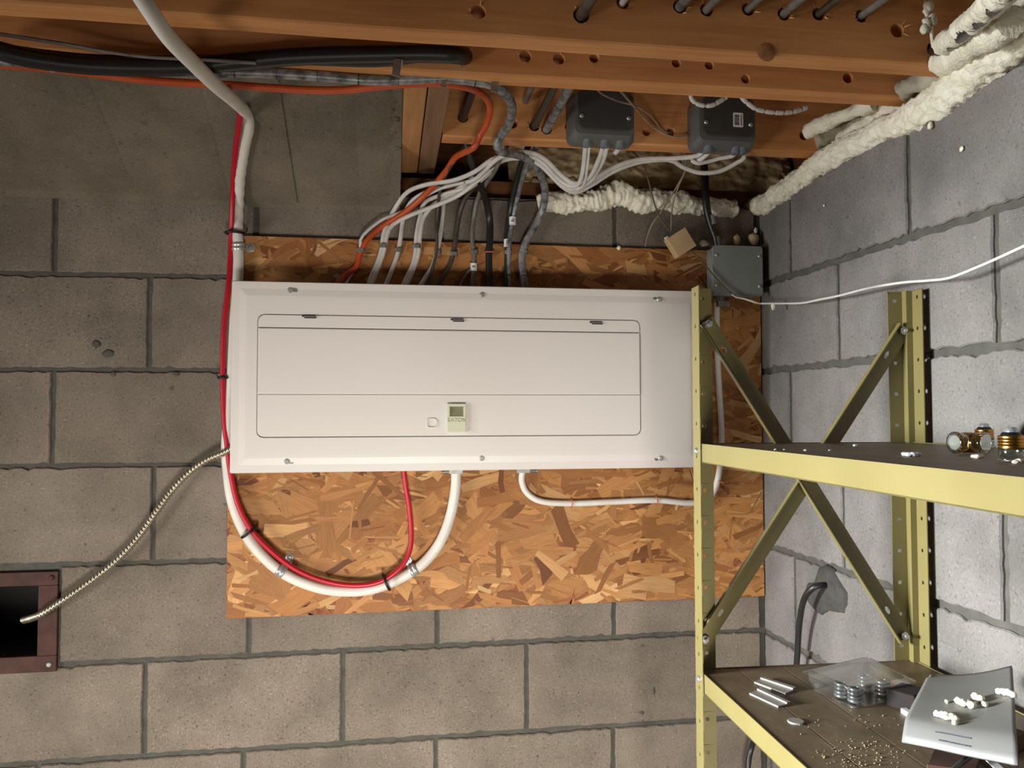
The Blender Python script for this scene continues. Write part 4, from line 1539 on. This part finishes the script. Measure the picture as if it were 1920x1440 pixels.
cable('foamed_black_pipe', 'black pipe with foam on its upper side at the top right corner', None, .0115, 'black', 'pipe', raw=[on_y(1750, 95, -.66), on_y(1766, 90, -.72), on_y(1800, 66, -.80), on_y(1850, 22, -.92), on_y(1900, -26, -1.04)], sides=14)
foam_tube('foam_crust', '', [on_y(1772, 80, -.74), on_y(1800, 60, -.80), on_y(1850, 16, -.92), on_y(1896, -30, -1.04)], lambda s: .0150, 'foam', .36, .06, sides=22, parent=D.objects['foamed_black_pipe'], seed=25)


def foam_sheet(label, fn, n0, n1, mat, amp, seed, parent=None):
    """Lumpy sprayed layer on a board: fn(a, b) -> (point on the board, normal)."""
    vs = []
    for i in range(n0 + 1):
        for j in range(n1 + 1):
            p, n = fn(i / n0, j / n1)
            k = .5 + .5 * noise.noise(p * 16 + V((seed, 0, 0))) + .35 * noise.noise(p * 45 + V((0, seed, 0))) + .2 * noise.noise(p * 110)
            e = min(1, min(i, n0 - i, j, n1 - j) / 2.0)
            vs.append(p + n * amp * max(0.02, k) * e)
    fs = [(i * (n1 + 1) + j, (i + 1) * (n1 + 1) + j, (i + 1) * (n1 + 1) + j + 1, i * (n1 + 1) + j + 1) for i in range(n0) for j in range(n1)]
    mb = MB()
    mb.add(vs, fs, True)
    o = mb.build('foam_layer', mat)
    tag(o, label, 'spray foam', 'spray foam on the rim boards')


foam_sheet('brownish aged spray foam on the rim board behind the short joist', lambda a, b: (V((-.60 + .73 * a, .045 + .085 * b, 2.094 + .20 * b)), V((0, -.92, -.38))), 150, 50, 'foam_old', .030, 2)
foam_sheet('dusty aged foam along the sill under the aged rim foam', lambda a, b: (V((-.57 + .45 * a, .03 + .10 * b, 2.0935)), V((0, -.3, 1)).normalized()), 90, 26, 'foam_old', .022, 6)
foam_sheet('pale spray foam on the right rim board between the joists', lambda a, b: (V((.134, -.03 - .60 * a, 2.094 + .20 * b)), V((-1, 0, 0))), 110, 44, 'foam_grey', .05, 11)
foam_sheet('pale spray foam on the right rim board beyond the near joist', lambda a, b: (V((.134, -.70 - .9 * a, 2.094 + .20 * b)), V((-1, 0, 0))), 130, 44, 'foam', .06, 17)
# drips and crumbs
mb = MB()
for k, (u, v, r) in enumerate(((1742, 12, .010), (1738, 22, .007), (1748, 36, .010), (1738, 44, .009), (1733, 55, .008), (1752, 38, .006))):
    lump(mb, on_y(u, v, -.70), r, k + 3, (.8, .6, 1.15), 2, .5)
mb.tube([on_y(1747, 50, -.70), on_y(1747, 66, -.70), on_y(1749, 84, -.70)], .0028, 7)
tag(mb.build('foam_drip', 'foam'), 'cream foam drip stuck to the near joist face at upper right', 'spray foam', 'foam drips')
for k, (fn, u, v, d, r, sq, lab) in enumerate((
        (on_x, 1450, 574, -.037, .0070, (.7, .7, 1.35), 'foam crumb hanging from the white cord in the corner'),
        (on_x, 1744, 236, -.006, .0060, (.7, .8, 1.1), 'foam drip below the broad band on the right wall'),
        (on_x, 1803, 279, -.003, .0040, (.6, 1.2, 1.0), 'foam fleck on the upper right wall'),
        (on_x, 1545, 385, -.003, .0028, (.7, 1, 1), 'tiny foam fleck on the wall below the foam band'),
        (on_y, 1160, 465, YO - .002, .0045, (1.1, .6, 1.2), 'foam curl on the top edge of the strand board'),
        (on_y, 1320, 456, YO - .004, .010, (1.2, .5, .8), 'foam smear left of the square metal box'),
        (on_y, 1381, 450, -.03, .010, (.8, .8, 1.3), 'tan foam nub above the square metal box, left one'),
        (on_y, 1413, 448, -.03, .0125, (1, .8, 1.2), 'tan foam nub above the square metal box, right one'),
        (on_y, 1417, 432, -.012, .006, (.8, .7, 1.3), 'foam fleck in the corner above the metal box'))):
    mb = MB()
    lump(mb, fn(u, v, d), r, k + 20, sq, 2, .45)
    tag(mb.build('foam_crumb', 'foam_old' if 'tan' in lab else 'foam'), lab, 'foam crumb', 'foam crumbs on walls and cord')

# ================================================================== RUSTY WALL OPENING
th = thing('rusty_wall_box', 'rusted steel frame round a dark opening in the block wall at lower left', 'vent', (-1.745, 0.0, VZ0 - .03))
fx0, fx1, fz0, fz1 = -1.95, -1.5555, on_y(108, 1259, -.004).z, on_y(110, 1071, -.004).z
mb = MB()
ix1, iz0, iz1 = -1.5930, on_y(72, 1230, -.004).z, on_y(72, 1098, -.004).z
ix0 = -1.905
for x0, x1, z0, z1 in ((fx0, fx1, iz1, fz1), (fx0, fx1, fz0, iz0), (ix1, fx1, iz0, iz1), (fx0, ix0, iz0, iz1)):
    mb.box(((x0 + x1) / 2, .001, (z0 + z1) / 2), (x1 - x0, .012, z1 - z0))
mb.build('frame', 'rust', th, .0015)
mb = MB()
d0, d1 = .004, .22
a = [V((VX0 + .002, d0, VZ0 + .002)), V((VX1 - .002, d0, VZ0 + .002)), V((VX1 - .002, d0, VZ1 - .002)), V((VX0 + .002, d0, VZ1 - .002))]
bq = [p + V((0, d1, 0)) for p in a]
mb.rings([a, bq], False, False, True)
mb.build('duct', 'near_black', th)
for u, v in ((97, 1083), (92, 1246)):
    screw(th, on_y(u, v, -.005), YF, .0055, 'rust' if v < 1100 else 'zinc', 'frame_bolt')

# ================================================================== CEMENT PATCH AND BLACK CABLE ON THE RIGHT WALL
pc_ = [(1512, 1112), (1515, 1095), (1530, 1090), (1536, 1066), (1548, 1058), (1562, 1066), (1572, 1084), (1582, 1100), (1590, 1112), (1590, 1135), (1584, 1150), (1570, 1148), (1560, 1146), (1542, 1152), (1528, 1142), (1518, 1130)]
mb = MB()
out = []
for i, (u, v) in enumerate(pc_):
    u2, v2 = pc_[(i + 1) % len(pc_)]
    for k in range(4):
        t = k / 4
        q = on_x(u + (u2 - u) * t, v + (v2 - v) * t, 0)
        jj = .0035 * noise.noise(q * 90)
        out.append(q + V((0, jj, jj)))
cc = sum(out, V()) / len(out)
mb.rings([[V((.003, p.y, p.z)) for p in out], [V((-.004, p.y, p.z)) for p in [cc + (q - cc) * .97 for q in out]], [V((-.007, p.y, p.z)) for p in [cc + (q - cc) * .8 for q in out]], [V((-.0075, p.y, p.z)) for p in [cc + (q - cc) * .35 for q in out]]], True)
tag(mb.build('cement_patch', 'patch'), 'grey cement patch on the right wall round a black cable', 'patch')
bp2 = [on_x(1552, 1097, .004), on_x(1545, 1097, -.012), on_x(1530, 1099, -.030), on_x(1514, 1112, -.040), on_x(1505, 1132, -.040), on_x(1500, 1160, -.036), on_x(1497, 1190, -.032), on_x(1494, 1240, -.028), on_x(1487, 1300, -.026)]
bl = bp2[-1]
bp2 += [V((-.06, -.12, bl.z - .06)), on_y(1412, 1392, -.05), on_y(1402, 1445, -.05), on_y(1400, 1560, -.05)]
cable('black_wall_cable', 'black cable coming out of the cement patch and dropping behind the shelves', None, .0062, 'black', 'cable', raw=bp2, sides=12)

# ================================================================== YELLOW STEEL SHELVING
dl = RC @ V(((790 - 960) / F, -(781 - 720) / F, -1.0))
ea = V((-dl.x, -dl.y, 0)).normalized()          # towards the viewer, along the shelf
eb = V((-ea.y, ea.x, 0)).normalized()           # to the right, across the shelf
if eb.x < 0:
    eb = -eb
P1 = CAM + ray(1299, 700) * 1.304
P1 = V((P1.x, P1.y, 0))
DEP = 0.377
LEN = 0.914


def sh(a, b, z):
    return P1 + ea * a + eb * b + uz * z


z_top = (CAM + ray(1303, 540) * 1.304).z


def zlev(u, v, a=0.031):
    """Height of a point seen at u, v on the left face of the shelving."""
    return on_plane(u, v, sh(0, 0, 0), eb).z


zmid = zlev(1312, 832)
zlow = zlev(1312, 1259)
shelf = thing('steel_shelving_unit', 'yellow painted slotted steel shelving unit in front of the right wall', 'shelving', sh(LEN / 2, DEP / 2, 0))


def perf(mb, o, us, ut, L, wd, holes, n=12):
    """Strip from o along us (L) and ut (wd) with round or slotted holes really cut out. holes: (s, t, r, stretch)."""
    o, us, ut = V(o), V(us), V(ut)
    cur = 0.0
    un = us.cross(ut)

    def P(s, t):
        return o + us * s + ut * t
    for s, t, r, st in sorted(holes):
        hc = r * st + min(wd * .3, .008)
        s0, s1 = s - hc, s + hc
        if s0 < cur or s1 > L:
            continue
        if s0 > cur + 1e-6:
            mb.add([P(cur, 0), P(s0, 0), P(s0, wd), P(cur, wd)], [(0, 1, 2, 3)])
        angs = [2 * math.pi * k / n for k in range(n)]
        for cxx, cyy in ((s0, 0), (s1, 0), (s1, wd), (s0, wd)):
            angs.append(math.atan2(cyy - t, cxx - s) % (2 * math.pi))
        angs = sorted(set(round(x, 6) for x in angs))
        inn, outp = [], []
        for x in angs:
            ca, sa = math.cos(x), math.sin(x)
            inn.append(P(s + r * st * ca, t + r * sa))
            k = 1e9
            if ca > 1e-9:
                k = min(k, (s1 - s) / ca)
            if ca < -1e-9:
                k = min(k, (s0 - s) / ca)
            if sa > 1e-9:
                k = min(k, (wd - t) / sa)
            if sa < -1e-9:
                k = min(k, (0 - t) / sa)
            outp.append(P(s + k * ca, t + k * sa))
        m = len(angs)
        mb.add(inn + outp, [(k, (k + 1) % m, m + (k + 1) % m, m + k) for k in range(m)])
        cur = s1
    if cur < L:
        mb.add([P(cur, 0), P(L, 0), P(L, wd), P(cur, wd)], [(0, 1, 2, 3)])


def solid(mb, name, mat, parent, t=0.0016):
    o = mb.build(name, mat, parent)
    bm = bmesh.new()
    bm.from_mesh(o.data)
    bmesh.ops.remove_doubles(bm, verts=bm.verts, dist=1e-5)
    bmesh.ops.recalc_face_normals(bm, faces=bm.faces)
    bm.to_mesh(o.data)
    bm.free()
    md = o.modifiers.new('sheet', 'SOLIDIFY')
    md.thickness = t
    md.offset = 0
    return o


AW = 0.0327
pitch = 0.0522
flh = [(z_top - (CAM + ray(1303, v) * 1.29).z) for v in (548,)][0]


def hole_list(z0, off, t, r, st=1.0):
    out = []
    z = z_top - off
    while z > z0 + .02:
        out.append((z, t, r, st))
        z -= pitch
    return out


# far left post (its long-side flange faces the room, its web faces the viewer)
def post(b0, a0, sa, sb, step=False, top=None):
    top = top or z_top
    mb = MB()
    hl = hole_list(0, .012, AW * .5, .0026, 1.25)
    hw = [(z, AW * .55, .0034, 1.0) for z, _, _, _ in hole_list(0, .016, 0, 0)]
    if not step:
        perf(mb, sh(a0, b0, 0), uz, ea * sa, top, AW, hl)
        perf(mb, sh(a0, b0, 0), uz, eb * sb, top, AW, hw)
    else:
        q = 0.012
        perf(mb, sh(a0 + sa * q, b0, 0), uz, ea * sa, top, AW - .006, [(z, (AW - .006) * .5, r, s) for z, t, r, s in hl])
        mb.add([sh(a0 + sa * q, b0, 0), sh(a0 + sa * q, b0, top), sh(a0 + sa * q, b0 + sb * .011, top), sh(a0 + sa * q, b0 + sb * .011, 0)], [(0, 1, 2, 3)])
        mb.add([sh(a0 + sa * q, b0 + sb * .011, 0), sh(a0 + sa * q, b0 + sb * .011, top), sh(a0, b0 + sb * .011, top), sh(a0, b0 + sb * .011, 0)], [(0, 1, 2, 3)])
        perf(mb, sh(a0, b0 + sb * .011, 0), uz, eb * sb, top, .026, [(z, .014, .0034, 1.0) for z, _, _, _ in hole_list(0, .016, 0, 0)])
    return solid(mb, 'post', 'yellow', shelf)


post(0, 0, 1, 1)
post(DEP, 0, 1, -1, True)
post(0, LEN, -1, 1)
post(DEP, LEN, -1, -1)


BH = 0.030
for zl, nm_ in ((zmid, 'middle'), (zlow, 'lower')):
    # front and rear beams
    for b, s in ((.0022, 1), (DEP - .0022, -1)):
        mb = MB()
        mb.hexa([sh(.004, b, zl - BH), sh(LEN - .004, b, zl - BH), sh(LEN - .004, b + s * .0016, zl - BH), sh(.004, b + s * .0016, zl - BH)],
                [sh(.004, b, zl), sh(LEN - .004, b, zl), sh(LEN - .004, b + s * .0016, zl), sh(.004, b + s * .0016, zl)])
        mb.hexa([sh(.004, b, zl - BH), sh(LEN - .004, b, zl - BH), sh(LEN - .004, b + s * .011, zl - BH), sh(.004, b + s * .011, zl - BH)],
                [sh(.004, b, zl - BH + .0016), sh(LEN - .004, b, zl - BH + .0016), sh(LEN - .004, b + s * .011, zl - BH + .0016), sh(.004, b + s * .011, zl - BH + .0016)])
        mb.build('long_beam', 'yellow', shelf)
    for a, s in ((.0022, 1), (LEN - .0022, -1)):
        mb = MB()
        mb.hexa([sh(a, .004, zl - BH), sh(a, DEP - .004, zl - BH), sh(a + s * .0016, DEP - .004, zl - BH), sh(a + s * .0016, .004, zl - BH)],
                [sh(a, .004, zl), sh(a, DEP - .004, zl), sh(a + s * .0016, DEP - .004, zl), sh(a + s * .0016, .004, zl)])
        mb.build('end_beam', 'deck', shelf)
    # deck planks running along the shelf
    cuts = [.0045]
    if nm_ == 'lower':
        for u, v in ((1486, 1336), (1668, 1389)):
            q = on_z(u, v, zlow) - P1
            cuts.append(q.dot(eb))
        cuts.append(cuts[-1] + .10)
    else:
        cuts += [.10, .20, .30]
    cuts = [c_ for c_ in cuts if c_ < DEP - .02] + [DEP - .0045]
    for c0, c1 in zip(cuts, cuts[1:]):
        mb = MB()
        mb.hexa([sh(.006, c0, zl - .010), sh(LEN - .006, c0, zl - .010), sh(LEN - .006, c1 - .0012, zl - .010), sh(.006, c1 - .0012, zl - .010)],
                [sh(.006, c0, zl - .0012), sh(LEN - .006, c0, zl - .0012), sh(LEN - .006, c1 - .0012, zl - .0012), sh(.006, c1 - .0012, zl - .0012)])
        mb.build('deck_plank', 'deck', shelf, .0007)
    # bolt heads on the post flange
    for a in (.016, LEN - .016):
        q = sh(a, -.0012, zl - .012)
        mb = MB()
        mb.lathe(q, -eb, [(0, .0056), (.0015, .0052), (.0030, .0030)], 14)
        mb.build('bolt', 'steel', shelf)

# cross braces on the far end, inside the webs
pb = sh(.0026, 0, 0)


def end_pt(u, v, a=.0026):
    return on_plane(u, v, sh(a, 0, 0), ea)


def brace(pA, pB, off, lip):
    A, B = V(pA), V(pB)
    d = (B - A).normalized()
    A = A - d * .006
    B = B + d * .006
    L = (B - A).length
    t = d.cross(ea).normalized()
    wd = .027
    o = A - t * wd / 2 + ea * off
    mb = MB()
    perf(mb, o, d, t, L, wd, [(.055, wd * .5, .0035, 2.2), (L - .055, wd * .5, .0035, 2.2)])
    e0 = o + (t * wd if lip > 0 else V())
    mb.add([e0, e0 + d * L, e0 + d * L + ea * .010, e0 + ea * .010], [(0, 1, 2, 3)])
    return solid(mb, 'cross_brace', 'yellow', shelf, .0015)


bA0, bA1 = end_pt(1325, 608), end_pt(1690, 1189)
bB0, bB1 = end_pt(1690, 621), end_pt(1319, 1197)
b1_ = brace(bB0, bB1, .0024, 1)
b2_ = brace(bA0, bA1, .0050, 1)
for q, dd in ((bA0, .0062), (bA1, .0062), (bB0, .0036), (bB1, .0036)):
    mb = MB()
    mb.lathe(q + ea * dd, ea, [(0, .0068), (.005, .0068)], 6, False)
    mb.lathe(q + ea * (dd + .005), ea, [(0, .0030), (.006, .0028)], 10)
    mb.build('nut', 'zinc', shelf)
# web bolts at the deck ends
for z in (zlow - .012, zmid - .012):
    q = sh(.004, .020, z)
    mb = MB()
    mb.lathe(q, ea, [(0, .0055), (.003, .0055)], 6, False)
    mb.build('nut', 'zinc_dull', shelf)

# ================================================================== THINGS ON THE LOWER SHELF
ZD = zlow - .0012


def dk(u, v, h=0.0):
    return on_z(u, v, ZD + h)


def strip_plate(ps, label):
    """Slim breaker filler: flat strip with a raised far rib."""
    q = [dk(u, v, .001) for u, v in ps]
    mb = MB()
    mb.hexa([p - uz * .001 for p in q], [p + uz * .0016 for p in q])
    d = (q[1] - q[2]) * .28
    mb.hexa([q[2] + d + uz * .0014, q[3] + (q[0] - q[3]) * .28 + uz * .0014, q[3] + uz * .0014, q[2] + uz * .0014],
            [q[2] + d + uz * .0040, q[3] + (q[0] - q[3]) * .28 + uz * .0040, q[3] + uz * .0040, q[2] + uz * .0040])
    tag(mb.build('filler_strip', 'blank'), label, 'plate', 'slim filler strips on the lower shelf')


strip_plate([(1414, 1280), (1473, 1302), (1492, 1293), (1430, 1273)], 'slim white metal strip on the lower shelf, the one nearer the wall')
strip_plate([(1405, 1301), (1459, 1326), (1482, 1321), (1425, 1294)], 'slim white metal strip on the lower shelf, the one nearer the shelf edge')
q = dk(1492, 1354)
mb = MB()
mb.lathe(q, uz, [(0, .0105), (.0014, .0108), (.0022, .0100)], 22)
mb.box(q + V((.001, -.0105, .0008)), (.004, .003, .0014))
tag(mb.build('knockout_disc', 'blank'), 'round metal knockout disc lying on the lower shelf', 'disc')

# clear clamshell with coils of rings
hr = .026
rim = [dk(u, v, hr) for u, v in ((1505, 1261), (1597, 1300), (1716, 1279), (1626, 1234))]
cen = sum(rim, V()) / 4
bas = [cen + (p - cen) * .84 - uz * (hr - .0012) for p in rim]


def qring(c4, r, z=0.0, n=4):
    """Rounded quad through four corners."""
    out = []
    for i in range(4):
        p0, p, p1 = c4[i - 1], c4[i], c4[(i + 1) % 4]
        d0, d1 = (p0 - p).normalized() * r, (p1 - p).normalized() * r
        for k in range(n + 1):
            t = k / n
            out.append(p + d0 * (1 - t) ** 2 + d1 * t ** 2 + uz * z)
    return out


th = thing('clear_plastic_pack', 'clear plastic blister pack on the lower shelf holding stacked metal rings', 'container', V((cen.x, cen.y, ZD)))
lip_o = [cen + (p - cen) * 1.06 for p in rim]
mb = MB()
mb.rings([qring(bas, .006), qring([b_ + (r_ - b_) * .06 for b_, r_ in zip(bas, rim)], .010), qring(rim, .012, -.001), qring(lip_o, .010, 0.0), qring(lip_o, .010, .0012), qring([cen + (p - cen) * .97 for p in rim], .012, .0016)], True, True, False)
mb.build('tray', 'clear', th)
mb = MB()
top4 = [cen + (p - cen) * .90 for p in rim]
mb.rings([qring([cen + (p - cen) * .985 for p in rim], .011, .0018), qring(top4, .012, .0045), qring([cen + (p - cen) * .86 for p in rim], .012, .0050)], True, False, True)
mb.build('lid', 'clear', th)
e1, e2 = (bas[1] - bas[0]), (bas[3] - bas[0])
for i, (s, t) in enumerate(((.84, .16), (.55, .14), (.82, .66), (.5, .6))):
    q = bas[0] + e1 * s + e2 * t
    q.z = ZD + .0024
    cs_ = tag(MB().build('ring_stack', 'steel'), 'x', 'x') if False else None
    mb = MB()
    for k in range(4):
        c0 = q + uz * (.0030 + k * .0054)
        pts = [c0 + V((math.cos(x), math.sin(x), 0)) * .0085 for x in [2 * math.pi * j / 18 for j in range(19)]]
        mb.tube(pts, .0026, 8, up=(0, 0, 1))
    lab = ('stack of steel rings in the near corner of the clear pack', 'stack of steel rings in the left corner of the clear pack', 'stack of steel rings in the right corner of the clear pack', 'stack of steel rings in the far corner of the clear pack')[i]
    tag(mb.build('steel_ring_stack', 'steel'), lab, 'rings', 'steel rings in the clear pack')
mb = MB()
q = bas[0] + e1 * .68 + e2 * .10
mb.tube(spline([q + uz * .020, q + V((.004, -.003, .016)), q + V((.010, -.004, .006)), q + V((.016, -.002, .003))], .003), .0010, 6)
tag(mb.build('wire_hook', 'knob_white'), 'thin white wire inside the clear pack between two ring stacks', 'wire')

# folded grey mailer
def lerp(a, b, t):
    return a + (b - a) * t


mc = [dk(1741, 1262, .050), dk(1897, 1247, .066), dk(1907, 1404, .045), dk(1690, 1362, .030)]
n0, n1 = 26, 26
top_, rowsn = [], []
for i in range(n0 + 1):
    for j in range(n1 + 1):
        s, t = i / n0, j / n1
        p = lerp(lerp(mc[0], mc[1], s), lerp(mc[3], mc[2], s), t)
        sag = -.006 * math.sin(math.pi * s) * (1 - t) + .0015 * noise.noise(p * 18)
        if t > .86:
            p.z -= .018 * ((t - .86) / .14) ** 1.5
        if t < .1 and s < .12:
            p = p + (mc[2] - mc[0]).normalized() * .012 * (1 - s / .12) * (1 - t / .1)
        top_.append(p + uz * sag)
mb = MB()
mb.add(top_, [(i * (n1 + 1) + j, (i + 1) * (n1 + 1) + j, (i + 1) * (n1 + 1) + j + 1, i * (n1 + 1) + j + 1) for i in range(n0) for j in range(n1)], True)
mail = mb.build('folded_mailer', 'paper')
md = mail.modifiers.new('sheet', 'SOLIDIFY')
md.thickness = .0035
md.offset = -1
tag(mail, 'folded grey padded mailer lying over the clutter on the lower shelf', 'envelope')


def on_mail(s, t, h=0.0):
    i, j = min(n0, int(round(s * n0))), min(n1, int(round(t * n1)))
    return top_[i * (n1 + 1) + j] + uz * h


# fine print on the front fold, too small to read: two lines of marks
mb = MB()
rr = random.Random(2)
fx = (on_mail(1, .96) - on_mail(0, .96)).normalized()
fd = (on_mail(.5, 1) - on_mail(.5, .92)).normalized()
fn_ = fx.cross(fd)
if fn_.z < 0:
    fn_ = -fn_
for row, (s0, s1) in ((.925, (.30, .62)), (.965, (.34, .62))):
    s = s0
    while s < s1:
        wl = rr.uniform(.006, .016)
        q0 = lerp(on_mail(int(s * n0) / n0, row), on_mail((int(s * n0) + 1) / n0, row), s * n0 - int(s * n0))
        q = q0 + fn_ * .0006
        k = 0.0
        while k < wl * .22:
            hh = rr.choice((.0007, .0011, .0011))
            mb.add([q + fx * k - fd * hh, q + fx * (k + .0008) - fd * hh, q + fx * (k + .0008) + fd * .0008, q + fx * k + fd * .0008], [(0, 1, 2, 3)])
            k += .0013
        s += (wl * .22 + .0017) / .16
mb.build('fine_print', 'ink_blue', mail)

# foam crumbs on the mailer
cr = 'foam crumbs on the grey mailer'
for k, (lst, lab) in enumerate((
        ([(1757, 1338, .0045), (1766, 1340, .0050), (1775, 1342, .0055), (1784, 1343, .0050), (1792, 1348, .0045), (1790, 1355, .0034)], 'long knobbly foam crumb on the mailer, nearest its front fold'),
        ([(1797, 1313, .0050), (1806, 1318, .0055), (1815, 1318, .0045), (1822, 1322, .0055), (1829, 1306, .0055), (1838, 1310, .0050), (1846, 1320, .0040)], 'branching foam crumb in the middle of the mailer'),
        ([(1873, 1296, .0045), (1882, 1297, .0050), (1891, 1298, .0050), (1899, 1302, .0045)], 'foam crumb at the right edge of the mailer'),
        ([(1775, 1315, .0026)], 'tiny foam speck left on the mailer'))):
    mb = MB()
    for i, (u, v, r) in enumerate(lst):
        # nearest spot of the mailer's surface under that ray
        d = ray(u, v)
        best = min(top_, key=lambda p: (p - CAM - d * ((p - CAM).dot(d) / d.dot(d))).length)
        hit = on_z(u, v, best.z + r * .8)
        lump(mb, hit, r, 60 + k * 9 + i, (1, 1, .9), 2, .35)
    tag(mb.build('foam_crumb', 'foam'), lab, 'foam crumb', cr)

# clutter under and beside the mailer
mb = MB()
q = dk(1703, 1308, .012)
mb.box(q, (.045, .040, .024), Matrix.Rotation(.5, 3, 'Z'))
tag(mb.build('dark_wood_block', simple('dark_stained_wood', (36, 27, 22), .9, 0, (27, 20, 16), 20), None, .002), 'dark brown block between the clear pack and the mailer', 'block')
mb = MB()
q = dk(1699, 1336, .003)
mb.prism(rrect(.020, .010, .003, 4), dk(1702, 1340), ea, eb, uz, .006, .001)
tag(mb.build('white_plastic_bit', 'knob_white'), 'small white plastic piece peeking from under the mailer edge', 'piece')
mb = MB()
b4 = [dk(1738, 1440, .001), dk(1760, 1392, .001), dk(1845, 1395, .001), dk(1830, 1452, .001)]
mb.hexa([p for p in b4], [p + uz * .004 for p in b4])
tag(mb.build('rusty_plate', 'card', None, .0008), 'reddish brown plate lying flat under the front of the mailer', 'plate')
mb = MB()
q = dk(1858, 1385, .0115)
mb.box(q, (.065, .05, .022), Matrix.Rotation(.35, 3, 'Z'))
tag(mb.build('dark_box', 'card', None, .002), 'dark brown box supporting the right front of the mailer', 'box')
cable('black_rod', 'black rod leaning at the front of the mailer on the lower shelf', None, .0032, 'black', 'rod', raw=[dk(1778, 1452, .010), dk(1800, 1432, .012), dk(1826, 1412, .016)], sides=8)
mb = MB()
b4 = [dk(1836, 1414, .007), dk(1846, 1410, .007), dk(1890, 1450, .007), dk(1874, 1452, .007)]
mb.hexa(b4, [p + uz * .0015 for p in b4])
tag(mb.build('white_strip', 'knob_white'), 'narrow white strip lying at the front edge of the mailer', 'strip')

# dust and wood crumbs on the deck
mb = MB()
rr = random.Random(21)
for k in range(150):
    if k < 100:
        u, v = 1560 + rr.gauss(0, 1) * 40 + rr.uniform(0, 90), 1390 + rr.uniform(0, 50)
    else:
        u, v = rr.uniform(1490, 1700), rr.uniform(1340, 1440)
    q = dk(u, v)
    d = q - P1
    if not (.03 < d.dot(ea) < LEN - .03 and .02 < d.dot(eb) < DEP - .02):
        continue
    r = rr.uniform(.0004, .0013)
    lump(mb, q + uz * r * .6, r, k, (1, 1, .7), 1, .4)
tag(mb.build('crumbs', simple('wood_crumb', (150, 132, 102), .8)), 'pale dust and wood crumbs scattered on the lower shelf', 'crumbs', None, 'stuff')

# ================================================================== THINGS ON THE MIDDLE SHELF
ZM = zmid - .0012


def mk(u, v, h=0.0):
    return on_z(u, v, ZM + h)


def fuse(at, axis, label, r=.0125):
    """Old screw-in plug fuse: glass head, threaded brass shell, black insulator and steel contact."""
    ax = V(axis).normalized()
    at = V(at)
    th = thing('plug_fuse', label, 'fuse', at, 'old plug fuses on the middle shelf')
    mb = MB()
    mb.lathe(at, ax, [(0, r * .82), (.0012, r * 1.06), (.0035, r * 1.06), (.0045, r * .94), (.012, r * .94), (.0135, r * .98)], 24)
    mb.build('glass_head', 'glass', th)
    mb = MB()
    mb.lathe(at + ax * .0008, ax, [(0, r * .70), (.0008, r * .70)], 20)
    mb.build('fuse_disc', 'zinc_dull', th)
    mb = MB()
    pr = [(.0125, r * .86)]
    for k in range(4):
        h = .0135 + k * .0030
        pr += [(h, r * .98), (h + .0015, r * .88), (h + .003, r * .98)]
    pr += [(.0262, r * .86)]
    mb.lathe(at, ax, pr, 24)
    mb.build('brass_shell', 'brass', th)
    mb = MB()
    mb.lathe(at, ax, [(.026, r * .80), (.0295, r * .60)], 18)
    mb.build('insulator', 'tie', th)
    mb = MB()
    mb.lathe(at, ax, [(.0292, r * .50), (.0335, r * .46), (.0345, r * .34)], 16)
    mb.build('contact', 'steel', th)


q = mk(1789, 851)
fuse(V((q.x, q.y, ZM + .0133)), (1, .10, 0), 'glass and brass plug fuse lying on its side, leftmost of the four')
q = mk(1864, 853)
fuse(V((q.x, q.y + .012, ZM + .0133)), (-.30, .95, 0), 'plug fuse lying with its glass face towards the right')
q = mk(1897, 866)
fuse(V((q.x, q.y, ZM + .0002)), (0, 0, 1), 'plug fuse standing upside down with its contact up, nearest the viewer')
q = mk(1868, 846)
fuse(V((q.x + .045, q.y + .075, ZM + .0002)), (0, 0, 1), 'plug fuse standing upside down behind the lying ones')
for k, (lst, lab) in enumerate((([(1697, 851, .0038), (1704, 852, .0044), (1712, 852, .0044), (1720, 852, .0038)], 'smooth white foam sliver on the middle shelf near the rear post'), ([(1827, 855, .0034), (1834, 856, .0036), (1840, 855, .0030)], 'white foam crumb below the lying plug fuses'), ([(1905, 866, .0032), (1912, 864, .0036)], 'white foam crumb by the standing plug fuse'), ([(1604, 835, .0030)], 'tiny white crumb at the far edge of the middle shelf'), ([(1454, 843, .0016), (1470, 843, .0014), (1510, 844, .0018), (1556, 844, .0016)], 'row of tiny shavings on the middle shelf'))):
    mb = MB()
    for i, (u, v, r) in enumerate(lst):
        lump(mb, mk(u, v, r * .6), r, 90 + k * 7 + i, (1.3, 1.0, .65), 2, .3)
    tag(mb.build('foam_crumb', 'foam' if k else 'knob_white'), lab, 'foam crumb', 'crumbs on the middle shelf')
